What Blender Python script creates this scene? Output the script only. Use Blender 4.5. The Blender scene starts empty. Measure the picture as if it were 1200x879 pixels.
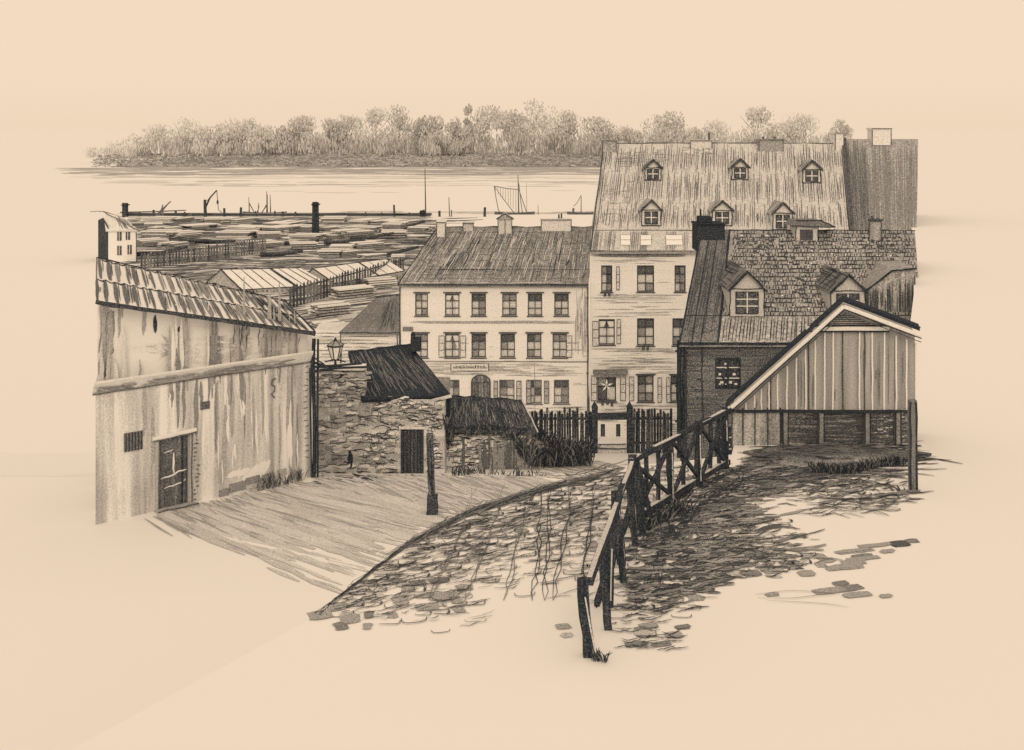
import bpy, math, random
from mathutils import Vector as V
R = random.Random(1916)
U = R.uniform
S = bpy.context.scene
COL = S.collection
F, H, YH, CX = 1400.0, 20.0, 150.0, 600.0      # focal length in photo pixels, eye height, eye level row, centre column
EYE = V((0, 0, H))

# ------------------------------------------------------------------ measuring helpers
def P(px, py, d):
    return V(((px - CX) * d / F, d, H + (YH - py) * d / F))
def X(px, d): return (px - CX) * d / F
def Zy(py, d): return H + (YH - py) * d / F
def row(p): return YH + F * (H - p.z) / p.y
def colm(p): return CX + F * p.x / p.y
PROFILE = [(-60, 9.2), (28, 9.1), (33, 8.9), (38, 8.9), (44, 7.2), (50, 6.4), (58, 3.2), (66, 1.5), (95, 1.0), (262, 1.0), (266, -1.5), (400, -3)]
def zt(y):
    for (a, za), (b, zb) in zip(PROFILE, PROFILE[1:]):
        if y <= b: return za + (zb - za) * (y - a) / (b - a)
    return -3
def on_ground(px, py):
    d = 18.0
    while d < 262:
        if Zy(py, d) <= zt(d): break
        d += .05
    p = P(px, py, d); p.z = zt(d); return p
PZ = 13.9
def on_flat(px, py, z): return P(px, py, (H - z) * F / (py - YH))

# ------------------------------------------------------------------ materials: pale and dark tones with a crayon-like grain
MATS = {}
def M(name, t, d=40, c=1.3, streak=None, sa=.0, sk=8, blot=.0, bs=60):
    if name in MATS: return MATS[name]
    m = bpy.data.materials.new(name); MATS[name] = m; m.use_nodes = True
    nt = m.node_tree; N = nt.nodes; L = nt.links; N.clear()
    out = N.new('ShaderNodeOutputMaterial'); b = N.new('ShaderNodeBsdfPrincipled')
    b.inputs['Roughness'].default_value = .95; b.inputs['Specular IOR Level'].default_value = .0
    L.new(b.outputs[0], out.inputs[0])
    g = N.new('ShaderNodeNewGeometry')
    px = d / F
    def noise(sc, detail=1.0, off=0):
        mp = N.new('ShaderNodeMapping'); mp.inputs['Scale'].default_value = sc; mp.inputs['Location'].default_value = (off, off * 1.7, off * .6)
        L.new(g.outputs['Position'], mp.inputs[0])
        n = N.new('ShaderNodeTexNoise'); n.inputs['Scale'].default_value = 1; n.inputs['Detail'].default_value = detail
        L.new(mp.outputs[0], n.inputs['Vector']); return n.outputs[0]
    def math_(op, a, bb, clamp=False):
        n = N.new('ShaderNodeMath'); n.operation = op; n.use_clamp = clamp
        for i, v in enumerate((a, bb)):
            if isinstance(v, (int, float)): n.inputs[i].default_value = v
            else: L.new(v, n.inputs[i])
        return n.outputs[0]
    k = 1 / (1.35 * px)
    v = math_('MULTIPLY_ADD', noise((k, k, k)), c); v.node.inputs[2].default_value = t - c * .5
    if streak:
        q = 1 / (sk * px)
        sc = {'v': (q, q, q * .05), 'h': (q * .05, q * .05, q), 'y': (q, q * .06, q)}[streak]
        v = math_('ADD', v, math_('MULTIPLY', math_('SUBTRACT', noise(sc, 2, 3.3), .5), sa * 4))
    if blot:
        q = 1 / (bs * px)
        v = math_('ADD', v, math_('MULTIPLY', math_('SUBTRACT', noise((q, q, q), 2, 7.1), .5), blot * 4))
    v = math_('ADD', v, 0, True)
    s = math_('SUBTRACT', 1.0, math_('MULTIPLY', v, .8))
    fac = math_('MULTIPLY', math_('SUBTRACT', 1.0, math_('POWER', s, 2.2), True), 1.03, True)
    mx = N.new('ShaderNodeMix'); mx.data_type = 'RGBA'
    L.new(fac, mx.inputs[0]); mx.inputs[6].default_value = (PAPER, PAPER, PAPER, 1); mx.inputs[7].default_value = (.022, .032, .048, 1)
    L.new(mx.outputs[2], b.inputs['Base Color'])
    return m
PAPER = .80
def INK(d, t=.95):
    z = 'near' if d < 30 else 'mid' if d < 60 else 'house' if d < 100 else 'far' if d < 300 else 'shore'
    return M('ink_%s_%d' % (z, round(t * 100)), t, {'near': 20, 'mid': 45, 'house': 72, 'far': 170, 'shore': 600}[z], .9)

# ------------------------------------------------------------------ mesh builder
class MB:
    def __init__(s, *mats): s.v = []; s.f = []; s.m = []; s.mats = list(mats)
    def mi(s, mat):
        if isinstance(mat, int): return mat
        if mat not in s.mats: s.mats.append(mat)
        return s.mats.index(mat)
    def face(s, pts, mat=0):
        i = len(s.v); s.v += [V(p) for p in pts]; s.f.append(tuple(range(i, i + len(pts)))); s.m.append(s.mi(mat))
    def prism(s, poly, ext, mat=0, side=None):
        ext = V(ext); a = [V(p) for p in poly]; b = [p + ext for p in a]; n = len(a)
        s.face(a[::-1], mat); s.face(b, mat)
        for i in range(n): s.face([a[i], a[(i + 1) % n], b[(i + 1) % n], b[i]], mat if side is None else side)
    def box(s, x0, x1, y0, y1, z0, z1, mat=0):
        s.prism([(x0, y0, z0), (x1, y0, z0), (x1, y1, z0), (x0, y1, z0)], (0, 0, z1 - z0), mat)
    def beam(s, p, q, w, h=None, mat=0, j=0.0, seg=1, up=None):
        p = V(p); q = V(q); h = h or w; t = (q - p).normalized()
        up = up or (V((0, 0, 1)) if abs(t.z) < .9 else V((0, 1, 0)))
        a = t.cross(up).normalized(); b = a.cross(t).normalized()
        prev = None; k = s.mi(mat)
        for i in range(seg + 1):
            c = p.lerp(q, i / seg) + a * U(-j, j) + b * U(-j, j); ww = w / 2 * U(1 - min(.3, j * 8), 1); hh = h / 2
            i0 = len(s.v); s.v += [c - a * ww - b * hh, c + a * ww - b * hh, c + a * ww + b * hh, c - a * ww + b * hh]
            if prev is None: s.f.append((i0, i0 + 1, i0 + 2, i0 + 3)); s.m.append(k)
            else:
                for e in range(4): s.f.append((prev + e, prev + (e + 1) % 4, i0 + (e + 1) % 4, i0 + e)); s.m.append(k)
            prev = i0
        s.f.append((prev + 3, prev + 2, prev + 1, prev)); s.m.append(k)
    def tube(s, pts, r0, r1=None, mat=0, n=6):
        pts = [V(p) for p in pts]; r1 = r0 if r1 is None else r1; prev = None; k = s.mi(mat); m = len(pts) - 1
        for i, c in enumerate(pts):
            t = (pts[min(i + 1, m)] - pts[max(i - 1, 0)]).normalized()
            up = V((0, 0, 1)) if abs(t.z) < .9 else V((0, 1, 0))
            a = t.cross(up).normalized(); b = a.cross(t); r = r0 + (r1 - r0) * i / m; i0 = len(s.v)
            s.v += [c + a * r * math.cos(2 * math.pi * e / n) + b * r * math.sin(2 * math.pi * e / n) for e in range(n)]
            if prev is None: s.f.append(tuple(range(i0, i0 + n))); s.m.append(k)
            else:
                for e in range(n): s.f.append((prev + e, prev + (e + 1) % n, i0 + (e + 1) % n, i0 + e)); s.m.append(k)
            prev = i0
        s.f.append(tuple(range(prev + n - 1, prev - 1, -1))); s.m.append(k)
    def ribbon(s, pts, w, nrm, mat=0, taper=.45):
        k = s.mi(mat); m = len(pts) - 1; prev = None; lift = nrm * U(0, .008)
        pts = [p + lift for p in pts]
        for i, c in enumerate(pts):
            t = pts[min(i + 1, m)] - pts[max(i - 1, 0)]
            a = t.cross(nrm)
            if a.length < 1e-9: a = V((1, 0, 0))
            a.normalize(); e = 1 - (1 - taper) * abs(2 * i / m - 1) ** 2
            i0 = len(s.v); s.v += [c - a * w * e / 2, c + a * w * e / 2]
            if prev is not None: s.f.append((prev, prev + 1, i0 + 1, i0)); s.m.append(k)
            prev = i0
    def build(s, name, parent=None, smooth=False):
        o = V((0, 0, 0)); p = parent
        while p is not None: o = o + p.location; p = p.parent
        me = bpy.data.meshes.new(name); me.from_pydata([tuple(v - o) for v in s.v], [], s.f)
        for m in s.mats: me.materials.append(m)
        me.polygons.foreach_set('material_index', s.m)
        if smooth: me.polygons.foreach_set('use_smooth', [True] * len(s.f))
        me.update(); ob = bpy.data.objects.new(name, me); COL.objects.link(ob); ob.parent = parent
        return ob
class Q:
    """a flat or nearly flat four-cornered surface: corners (left low, right low, right high, left high)"""
    def __init__(s, a, b, c, d):
        s.a, s.b, s.c, s.d = map(V, (a, b, c, d))
        s.n = (s.b - s.a).cross(s.d - s.a).normalized()
        if s.n.dot(EYE - s.a) < 0: s.n = -s.n
        s.lu = ((s.b - s.a).length + (s.c - s.d).length) / 2; s.lv = ((s.d - s.a).length + (s.c - s.b).length) / 2
    def pt(s, u, v, off=0): return s.a.lerp(s.b, u).lerp(s.d.lerp(s.c, u), v) + s.n * off
    def hit(s, px, py):
        d = P(px, py, 1) - EYE; t = (s.a - EYE).dot(s.n) / d.dot(s.n); return EYE + d * t
def stroke(mb, q, a, b, w, mat, wob=.0, off=.012, seg=4, bow=0, taper=.45):
    pts = []
    for i in range(seg + 1):
        t = i / seg; u = a[0] + (b[0] - a[0]) * t; v = a[1] + (b[1] - a[1]) * t
        pts.append(q.pt(u + U(-wob, wob) / q.lu, v + (U(-wob, wob) + bow * math.sin(math.pi * t)) / q.lv, off))
    mb.ribbon(pts, w, q.n, mat, taper)
def hatch(mb, q, n, w, mat, ang='v', ln=(.2, .6), reg=(0, 1, 0, 1), wob=.01, holes=(), skew=0, off=.012):
    """n pencil-like grooves or seams; ang v/h; ln in units of the surface; holes are (u0,u1,v0,v1)"""
    for i in range(n):
        l = U(*ln) * ((reg[3] - reg[2]) if ang == 'v' else (reg[1] - reg[0]))
        if ang == 'v':
            u = U(reg[0], reg[1]); v = U(reg[2], reg[3] - l); a, b = (u, v), (min(1, max(0, u + skew * l)), v + l)
        else:
            u = U(reg[0], reg[1] - l); v = U(reg[2], reg[3]); a, b = (u, v), (u + l, min(1, max(0, v + skew * l)))
        bad = False
        for h in holes:
            if max(a[0], b[0]) > h[0] and min(a[0], b[0]) < h[1] and max(a[1], b[1]) > h[2] and min(a[1], b[1]) < h[3]: bad = True
        if not bad: stroke(mb, q, a, b, w * U(.6, 1.3), mat, wob, off)

def tag(o, label, cat, group=None, kind=None):
    if label: o['label'] = label
    if cat: o['category'] = cat
    if group: o['group'] = group
    if kind: o['kind'] = kind
    return o
def thing(name, loc, label, cat, group=None):
    o = bpy.data.objects.new(name, None); COL.objects.link(o); o.location = loc; o.empty_display_size = .3
    return tag(o, label, cat, group)
ORD = ['first', 'second', 'third', 'fourth', 'fifth', 'sixth', 'seventh', 'eighth', 'ninth', 'tenth', 'eleventh', 'twelfth', 'thirteenth',
       'fourteenth', 'fifteenth', 'sixteenth', 'seventeenth', 'eighteenth', 'nineteenth', 'twentieth', 'twenty-first', 'twenty-second',
       'twenty-third', 'twenty-fourth', 'twenty-fifth', 'twenty-sixth', 'twenty-seventh', 'twenty-eighth', 'twenty-ninth', 'thirtieth']

# ------------------------------------------------------------------ setting
m_pale = M('pale_earth', -.03, 20, .10)
mb = MB(m_pale)
ys = sorted(set([a for a, b in PROFILE] + [41, 47, 54, 62, 80, 120, 180, 230]))
xs = [-4000, -400, -150, -60, -25, -12, 0, 12, 25, 60, 150, 400, 4000]
idx = {}
for i, y in enumerate(ys):
    for j, x in enumerate(xs): idx[i, j] = len(mb.v); mb.v.append(V((x, y, zt(y))))
for i in range(len(ys) - 1):
    for j in range(len(xs) - 1): mb.f.append((idx[i, j], idx[i, j + 1], idx[i + 1, j + 1], idx[i + 1, j])); mb.m.append(0)
mb.build('ground')['kind'] = 'structure'

# river
m_water = M('river_water', -.02, 400, .15)
mb = MB(m_water); mb.face([(-6000, 240, 0), (6000, 240, 0), (6000, 9000, 0), (-6000, 9000, 0)])
m_rip = M('river_ripple', .16, 450, .6); m_refl = M('bank_reflection', .34, 560, .8)  # darker strokes along the far shore: the bank's reflection painted on matte water
for py, n, x0, x1, mt, w in ((213, 34, 90, 700, m_rip, .8), (217, 30, 160, 700, m_rip, .7), (208, 50, 80, 700, m_rip, .9), (204, 90, 70, 700, m_refl, 1.0), (201, 120, 70, 700, m_refl, 1.0),
                         (225, 5, 240, 700, m_rip, .5), (249, 30, 340, 700, m_rip, .8), (252, 40, 130, 700, m_rip, .8), (198.5, 130, 62, 700, m_refl, 1.1)):
    for i in range(n):
        x = U(x0, x1); l = U(20, 90); y = py + U(-1.6, 1.6); d = H * F / (y - YH)
        pts = [V(((x + l * t - CX) * d / F, d * (1 + U(-.002, .002)), .03)) for t in (0, .33, .66, 1)]
        mb.ribbon(pts, w * .5 * d * d / (H * F), V((0, 0, 1)), mt, .2)
mb.build('river')['kind'] = 'structure'

# far bank
DB = 600
m_bank = M('far_bank_grass', .42, 620, .6, 'h', .12, 8)
mb = MB(m_bank)
prof = [(0, -.3), (4, .5), (40, 2.4), (90, 4.2), (150, 4.6)]
bx = [X(95, DB), X(170, DB), X(240, DB)] + [X(p, DB) for p in range(260, 1001, 60)] + [X(1050, DB)]
for i in range(len(bx) - 1):
    for (a, za), (b, zb) in zip(prof, prof[1:]):
        def hz(k, z): return z if 1 < k < len(bx) - 2 else (z * .5 if k in (1, len(bx) - 2) else -.5)
        mb.face([(bx[i], DB + a, hz(i, za)), (bx[i + 1], DB + a, hz(i + 1, za)), (bx[i + 1], DB + b, hz(i + 1, zb)), (bx[i], DB + b, hz(i, zb))])
m_reed = M('bank_reeds', .48, 600, .8); m_reed2 = M('bank_reeds_pale', .28, 600, .8)
for i in range(5200):
    p = U(112, 1020)
    d = DB + U(0, 1) ** .8 * 95; fade = min(1, (p - 60) / 90)
    if U(0, 1) > fade: continue
    z = (.4 + (d - DB) / 24) * min(1, .2 + fade); h = U(.4, 1.5) * (.3 + .7 * fade); x = X(p, d)
    mb.ribbon([V((x, d, z)), V((x + U(-2, 2), d, z + h * .5)), V((x + U(-3, 3), d, z + h))], U(.4, .8), V((0, -1, 0)), m_reed if U(0, 1) < .5 else m_reed2, .5)
mb.build('far_bank')['kind'] = 'structure'

# ------------------------------------------------------------------ trees of the far bank
def far_tree(px, top, w, d, label, name='bushy_tree', dens=1.0, tone=.5, shape='round', base=192):
    x = X(px, d); zb = 2.5; zt_ = Zy(top, d); h = zt_ - zb; rw = w * d / F / 2
    t = thing(name, (x, d, zb), label, 'tree', 'trees along the far bank')
    mt = M('far_bark_%d' % round(tone * 100), tone - .2, 600, .6)
    tr = MB(mt)
    tr.tube([(x, d, zb - 1), (x + U(-.5, .5), d, zb + h * .4), (x + U(-.8, .8), d, zb + h * .8)], .55, .15, mt, 5)
    for k in range(5):
        a = U(0, 6.28); z0 = zb + h * U(.2, .6)
        tr.tube([(x, d, z0), (x + math.cos(a) * rw * .4, d + math.sin(a) * rw * .3, z0 + h * .15), (x + math.cos(a) * rw * .7, d + math.sin(a) * rw * .5, z0 + h * .3)], .25, .1, mt, 4)
    tr.build('trunk', t)
    ms = [M('far_leaf_%d_%d' % (round(tone * 100), k), max(.05, tone + dt), 600, .5) for k, dt in enumerate((-.42, -.34, -.22))]
    cr = MB(*ms); nb = max(6, int(13 * dens))
    blobs = []
    for k in range(nb):
        a = U(0, 6.28); hh = U(.12, .86) if shape != 'poplar' else U(.15, .9)
        wid = (math.sin(math.pi * min(1, hh * .85 + .12)) ** .6) * (1 if shape == 'round' else .8)
        blobs.append((x + math.cos(a) * rw * .62 * wid, d + math.sin(a) * rw * .6 * wid, zb + h * hh, rw * U(.32, .55), R.choice((0, 0, 1, 1, 2))))
    blobs.append((x, d, zb + h * .84, rw * .42, 1))
    for (bx_, by_, bz_, br, mi) in blobs:
        for q in range(int(92 * dens)):
            v = V((R.gauss(0, 1), R.gauss(0, 1), R.gauss(0, 1))); v.normalize(); v *= br * U(.5, 1.08) 
            c = V((bx_ + v.x, by_ + v.y, bz_ + v.z * (1.0 if shape != 'poplar' else 1.8)))
            if c.z > zt_ + 1: continue
            low = max(0, 1 - (c.z - zb) / (h * .6)); l = U(.7, 1.7) + low * U(1.0, 4.5)
            c.z = max(zb + .3, c.z)
            lean = U(-.5, .5) if low < .3 else U(-.2, .2)
            top_ = c + V((lean * l, U(-.4, .4), l))
            yaw = U(-.9, .9)
            cr.ribbon([c, c.lerp(top_, .5) + V((U(-.15, .15), 0, 0)), top_], U(.3, .6) if low > .2 else U(.45, .95), V((math.sin(yaw), -math.cos(yaw), 0)), mi if U(0, 1) < .8 else R.randrange(3), .4)
    cr.build('crown', t)
TREES = [(112, 176, 26, .35, .16), (135, 168, 28, .5, .2), (156, 160, 30, .7, .26), (182, 148, 40, .8, .3), (214, 140, 42, .9, .36), (240, 150, 32, .8, .36), (262, 146, 34, .9, .38), (283, 141, 40, .9, .4),
         (307, 150, 34, .9, .42), (330, 150, 40, 1, .52), (358, 139, 40, 1, .46), (384, 141, 34, 1, .46), (408, 138, 36, 1, .48), (440, 128, 44, 1, .46), (468, 125, 40, 1, .5), (492, 140, 32, 1, .5),
         (512, 137, 34, 1, .5), (534, 138, 28, 1, .5), (574, 127, 40, 1, .46), (598, 130, 34, 1, .44), (626, 118, 52, 1.1, .44), (664, 132, 42, 1, .5), (702, 140, 44, 1, .54), (735, 150, 34, 1, .5),
         (778, 134, 52, 1.1, .5), (812, 152, 28, 1, .42), (842, 142, 36, .9, .36), (884, 126, 40, 1, .44), (912, 146, 30, .9, .4), (942, 136, 46, 1, .46), (984, 140, 26, 1, .48)]
for i, (px, top, w, de, to) in enumerate(TREES):
    look = ('faint thin' if to < .28 else 'small' if w < 31 else 'tall broad' if top < 129 else 'rounded' if w > 39 else 'narrow')
    place = (ORD[i] + ' tree from the left') if i < 16 else (ORD[len(TREES) - 1 - i] + ' tree from the right')
    far_tree(px, top, w * 1.22, DB + U(70, 112), '%s leafy tree on the far river bank, %s' % (look, place), 'leafy_tree', de, to)
far_tree(549, 120, 13, DB + 85, 'slender pointed poplar rising above the far bank wood', 'poplar_tree', .9, .56, 'poplar')
# undergrowth behind and between the trees: one far-off mass
mb = MB(M('thicket_a', .1, 620, .5), M('thicket_b', .18, 620, .5), M('thicket_c', .28, 620, .5))
for i in range(7000):
    p = U(112, 1000); d = DB + U(85, 140); fade = min(1, (p - 100) / 120)
    if U(0, 1) > fade * fade: continue
    x = X(p, d); z = 3.0 + (U(0, 1) ** 1.4) * 11 * (.6 + .4 * fade); l = U(1.5, 5)
    mb.ribbon([V((x, d, z)), V((x + U(-.4, .4), d, z + l / 2)), V((x + U(-.7, .7), d, z + l))], U(.3, .75), V((U(-.7, .7), -1, 0)).normalized(), R.choice((0, 0, 1, 1, 2)), .4)
tag(mb.build('undergrowth'), 'dense undergrowth and young stems filling the wood on the far bank', 'undergrowth', kind='stuff')

# ------------------------------------------------------------------ windows
def window(parent, x, z, w, h, yf, d, cols=2, rows=3, dark=.5, curtain=False, sill=True, hood=False, name='window', frame_t=.85, mix=None):
    """a framed window in the opening centred at x, base z, in a wall facing the viewer at depth yf"""
    e = d / F; fw = 1.15 * e; mw = .8 * e
    mf = M('window_frame_%d_%d' % (round(d), round(frame_t * 100)), frame_t, d, .8)
    f = MB(mf); y0, y1 = yf - .03, yf + .07
    x0, x1, z1 = x - w / 2, x + w / 2, z + h
    f.box(x0, x0 + fw, y0, y1, z, z1); f.box(x1 - fw, x1, y0, y1, z, z1)
    f.box(x0 + fw, x1 - fw, y0, y1, z, z + fw); f.box(x0 + fw, x1 - fw, y0, y1, z1 - fw, z1)
    for i in range(1, cols):
        c = x0 + w * i / cols; f.box(c - mw / 2, c + mw / 2, y0 + .02, y1 - .005, z + fw, z1 - fw)
    for i in range(1, rows):
        c = z + h * i / rows; f.box(x0 + fw, x1 - fw, y0 + .025, y1 - .01, c - mw / 2, c + mw / 2)
    if hood: f.box(x0 - 2 * e, x1 + 2 * e, yf - .14, yf - .002, z1 + .5 * e, z1 + 1.8 * e)
    o = f.build(name, parent)
    g = MB(M('glass_dark_%d' % d, .72, d, 1.2), M('glass_mid_%d' % d, .45, d, 1.2), M('glass_pale_%d' % d, .12, d, .9))
    for i in range(cols):
        for j in range(rows):
            r = (dark - .22 + (.3 if j == rows - 1 else -.1)) + U(-.3, .3) if mix is None else mix + U(-.3, .3)
            k = 0 if r > .55 else 1 if r > .3 else 2
            a, b = x0 + w * i / cols, x0 + w * (i + 1) / cols; c, dd = z + h * j / rows, z + h * (j + 1) / rows
            g.face([(a, yf + .09, c), (b, yf + .09, c), (b, yf + .09, dd), (a, yf + .09, dd)], k)
    g.build('pane', o)
    if curtain:
        c = MB(M('curtain_%d' % d, .03, d, .4))
        for s in (-1, 1):
            c.prism([(x + s * w * .46, yf + .074, z + h * .08), (x + s * w * .2, yf + .074, z + h * .1), (x + s * w * .3, yf + .074, z + h * .45), (x + s * w * .04, yf + .074, z + h * .9), (x + s * w * .46, yf + .074, z + h * .9)][::-s], (0, .012, 0))
        c.build('curtain', o)
    if sill:
        s = MB(mf); s.box(x0 - 1.2 * e, x1 + 1.2 * e, yf - .12, yf - .004, z - 1.3 * e, z - .2 * e); s.build('sill', o)
    return o
def wall_front(mb, x0, x1, z0, z1, y, holes, mat=0, depth=.2):
    """front wall with real openings: holes are (x0,x1,z0,z1)"""
    xs = sorted(set([x0, x1] + [v for h in holes for v in h[:2]])); zs = sorted(set([z0, z1] + [v for h in holes for v in h[2:]]))
    for a, b in zip(xs, xs[1:]):
        for c, d in zip(zs, zs[1:]):
            mx, mz = (a + b) / 2, (c + d) / 2
            if any(h[0] < mx < h[1] and h[2] < mz < h[3] for h in holes): continue
            mb.face([(a, y, c), (b, y, c), (b, y, d), (a, y, d)], mat)
    for a, b, c, d in holes:
        for e in (((a, c), (b, c)), ((b, c), (b, d)), ((b, d), (a, d)), ((a, d), (a, c))):
            (p, q), (r, s) = e; mb.face([(p, y, q), (r, y, s), (r, y + depth, s), (p, y + depth, q)], mat)
        mb.face([(a, y + depth, c), (b, y + depth, c), (b, y + depth, d), (a, y + depth, d)], mat)
def shutter(parent, x, z, w, h, yf, d, t=.3):
    mt = M('shutter_%d_%d' % (d, round(t * 100)), t, d, 1.0); dk = INK(d, .85); e = d / F
    mb = MB(mt); mb.box(x - w / 2, x + w / 2, yf - .06, yf - .012, z, z + h)
    q = Q((x - w / 2, yf - .06, z), (x + w / 2, yf - .06, z), (x + w / 2, yf - .06, z + h), (x - w / 2, yf - .06, z + h))
    for v in (.02, .34, .66, .98): stroke(mb, q, (0, v), (1, v), .8 * e, dk, 0, .008)
    for u in (.06, .94): stroke(mb, q, (u, 0), (u, 1), .8 * e, dk, .004, .01)
    return mb.build('shutter', parent)
def chimney(parent, x0, x1, y0, y1, z0, z1, t, d, cap=True, name='chimney', pots=0, dk=.8):
    mt = M('chimney_%d_%d' % (d, round(t * 100)), t, d, 1.0); ik = INK(d, dk); e = d / F
    mb = MB(mt); mb.box(x0, x1, y0, y1, z0, z1)
    if cap: mb.box(x0 - .9 * e, x1 + .9 * e, y0 - .05, y1 + .05, z1 + .002, z1 + 2.2 * e, mt)
    for x in (x0, x1): mb.beam((x, y0 - .01, z0), (x, y0 - .01, z1), 1.0 * e, .03, ik, .004, 3)
    mb.beam((x0 - e, y0 - .07, z1 + 1.2 * e), (x1 + e, y0 - .07, z1 + 1.2 * e), .03, .9 * e, ik, .004, 3)
    o = mb.build(name, parent)
    if pots:
        p = MB(ik)
        for k in range(pots):
            c = x0 + (x1 - x0) * (k + .5) / pots; p.tube([(c, (y0 + y1) / 2, z1), (c, (y0 + y1) / 2, z1 + 5 * e)], 1.6 * e, 1.2 * e, ik, 8)
        p.build('chimney_pot', o)
    return o
def slab_roof(q, th, mat, back=None):
    mb = MB(mat); a = [q.a, q.b, q.c, q.d]; mb.prism(a, -q.n * th, mat); return mb
def warp_slab(mb, q, th, mat, n=10):
    """slab following a slightly twisted four-cornered surface"""
    for i in range(n):
        u0, u1 = i / n, (i + 1) / n
        for j in range(4):
            v0, v1 = j / 4, (j + 1) / 4
            mb.face([q.pt(u0, v0), q.pt(u1, v0), q.pt(u1, v1), q.pt(u0, v1)], mat)
            mb.face([q.pt(u0, v1, -th), q.pt(u1, v1, -th), q.pt(u1, v0, -th), q.pt(u0, v0, -th)], mat)
        for v in (0, 1): mb.face([q.pt(u0, v), q.pt(u1, v), q.pt(u1, v, -th), q.pt(u0, v, -th)], mat)
    for u in (0, 1): mb.face([q.pt(u, 0), q.pt(u, 1), q.pt(u, 1, -th), q.pt(u, 0, -th)], mat)
def edge(mb, p, q, w, d, mat, j=.5, seg=5):
    e = d / F; mb.beam(p, q, w * e, w * e, mat, j * e, seg)
def drain(parent, px, y0, y1, d, w=2.2, t=.85):
    mb = MB(INK(d, t)); e = d / F; x = X(px, d)
    mb.tube([(x, d - .15, Zy(y0, d)), (x + U(-.3, .3) * e, d - .15, Zy((y0 + y1) / 2, d)), (x, d - .15, Zy(y1, d))], w * e / 2, None, 0, 6)
    for k in (.1, .4, .7): mb.box(x - w * .8 * e, x + w * .8 * e, d - .2, d - .01, Zy(y0 + (y1 - y0) * k, d), Zy(y0 + (y1 - y0) * k, d) + 1.5 * e)
    return mb.build('drainpipe', parent)

# ------------------------------------------------------------------ white house
D = 72.0; e = D / F
hz = zt(66)
white = thing('white_house', (X(578, D), D, 1.4), 'long white three storey house with six window bays and grey hatched roof', 'house')
xl, xr = X(469, D), X(689.5, D); ze = Zy(333, D)
WIN = []
for i, px in enumerate((494, 530, 561, 597, 627, 658)): WIN.append((px, 344, 370, 17 if i != 0 else 15, 1, i))
for i, px in enumerate((493, 530, 561, 595, 626, 656)): WIN.append((px, 391, 419, 17, 2, i))
for i, px in enumerate((531, 0, 594, 626, 658)):
    if px: WIN.append((px, 445, 473, 15 if i == 0 else 18, 3, i))
holes = [(X(px - w / 2, D), X(px + w / 2, D), Zy(b, D), Zy(t, D)) for px, t, b, w, r, i in WIN]
door = (X(553, D), X(574, D), Zy(482, D), Zy(447, D))
m_wh = M('white_plaster', .02, D, .55, 'h', .03, 6)
mb = MB(m_wh)
wall_front(mb, xl, xr, 1.0, ze, D, holes + [door])
mb.face([(xl, D, 1), (xl, D, ze), (xl, D + 12, ze), (xl, D + 12, 1)]); mb.face([(xl, D + 12, 1), (xl, D + 12, ze), (xr, D + 12, ze), (xr, D + 12, 1)]); mb.face([(xr, D, 1), (xr, D + 12, 1), (xr, D + 12, ze), (xr, D, ze)])
qw = Q((xl, D, 1), (xr, D, 1), (xr, D, ze), (xl, D, ze))
uv = lambda h: ((h[0] - xl) / (xr - xl) - .01, (h[1] - xl) / (xr - xl) + .01, (h[2] - 1) / (ze - 1) - .02, (h[3] - 1) / (ze - 1) + .02)
uh = [uv(h) for h in holes + [door]]
gk, gl = INK(D, .55), INK(D, .38)
vrow = lambda py: (Zy(py, D) - 1) / (ze - 1)
hatch(mb, qw, 420, .7 * e, gl, 'h', (.03, .2), (0, 1, vrow(500), vrow(424)), .01, uh)
hatch(mb, qw, 160, .7 * e, gk, 'h', (.03, .16), (0, 1, vrow(500), vrow(445)), .01, uh)
hatch(mb, qw, 90, .6 * e, gl, 'h', (.03, .14), (.3, 1, vrow(423), vrow(395)), .01, uh)
hatch(mb, qw, 60, .6 * e, gl, 'h', (.05, .2), (0, 1, vrow(336.5), vrow(333)), .01, uh)
hatch(mb, qw, 40, .8 * e, gl, 'v', (.1, .5), (.93, 1, vrow(420), vrow(335)), .02, uh)
for py in (377, 378.5): hatch(mb, qw, 22, .8 * e, gl, 'h', (.08, .3), (.03, .95, vrow(py + .7), vrow(py - .7)), .01)
for i in range(7): stroke(mb, qw, (.0, vrow(423.2)), (1, vrow(424 + U(-.5, .8))), .7 * e, gk, .012, .014, 14)
stroke(mb, qw, (.715, vrow(424)), (.715, vrow(478)), .8 * e, gk, .012, .014, 8)
for y in (434, 450): hatch(mb, qw, 20, .6 * e, gl, 'h', (.05, .2), (0, 1, vrow(y + 1), vrow(y - 1)), .008, uh)
edge(mb, (xl, D - .01, 1), (xl, D - .01, ze), 1.6, D, INK(D, .85)); edge(mb, (xr, D - .01, 1), (xr, D - .01, ze), 1.2, D, INK(D, .7))
mb.build('wall', white)
for px, t, b, w, r, i in WIN:
    cur = (r == 1 and i == 1) or (r == 2 and i == 1)
    window(white, X(px, D), Zy(b, D), w * e, (b - t) * e, D + .05, D, 2, 3 if i in (0, 2, 4) or r == 3 else 3, (.42 if r == 1 else .5 if r == 2 else .62), cur, True, r < 3, frame_t=.8 if r < 3 else .65)
for px in (517.5, 542.5, 667, 645.5, 666 + 2):
    if px == 668: continue
    if px in (645.5,): continue
    shutter(white, X(px, D), Zy(419, D), 7 * e, 26 * e, D, D, .12)
for px, t in ((650, .3), (670, .15)): 
    pass
for px in (620, 641): shutter(white, X(px - .5, D), Zy(473, D), 6 * e, 27 * e, D, D, .4)
shutter(white, X(608, D), Zy(473, D), 6 * e, 27 * e, D, D, .3); shutter(white, X(581, D), Zy(473, D), 5 * e, 27 * e, D, D, .35)
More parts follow.
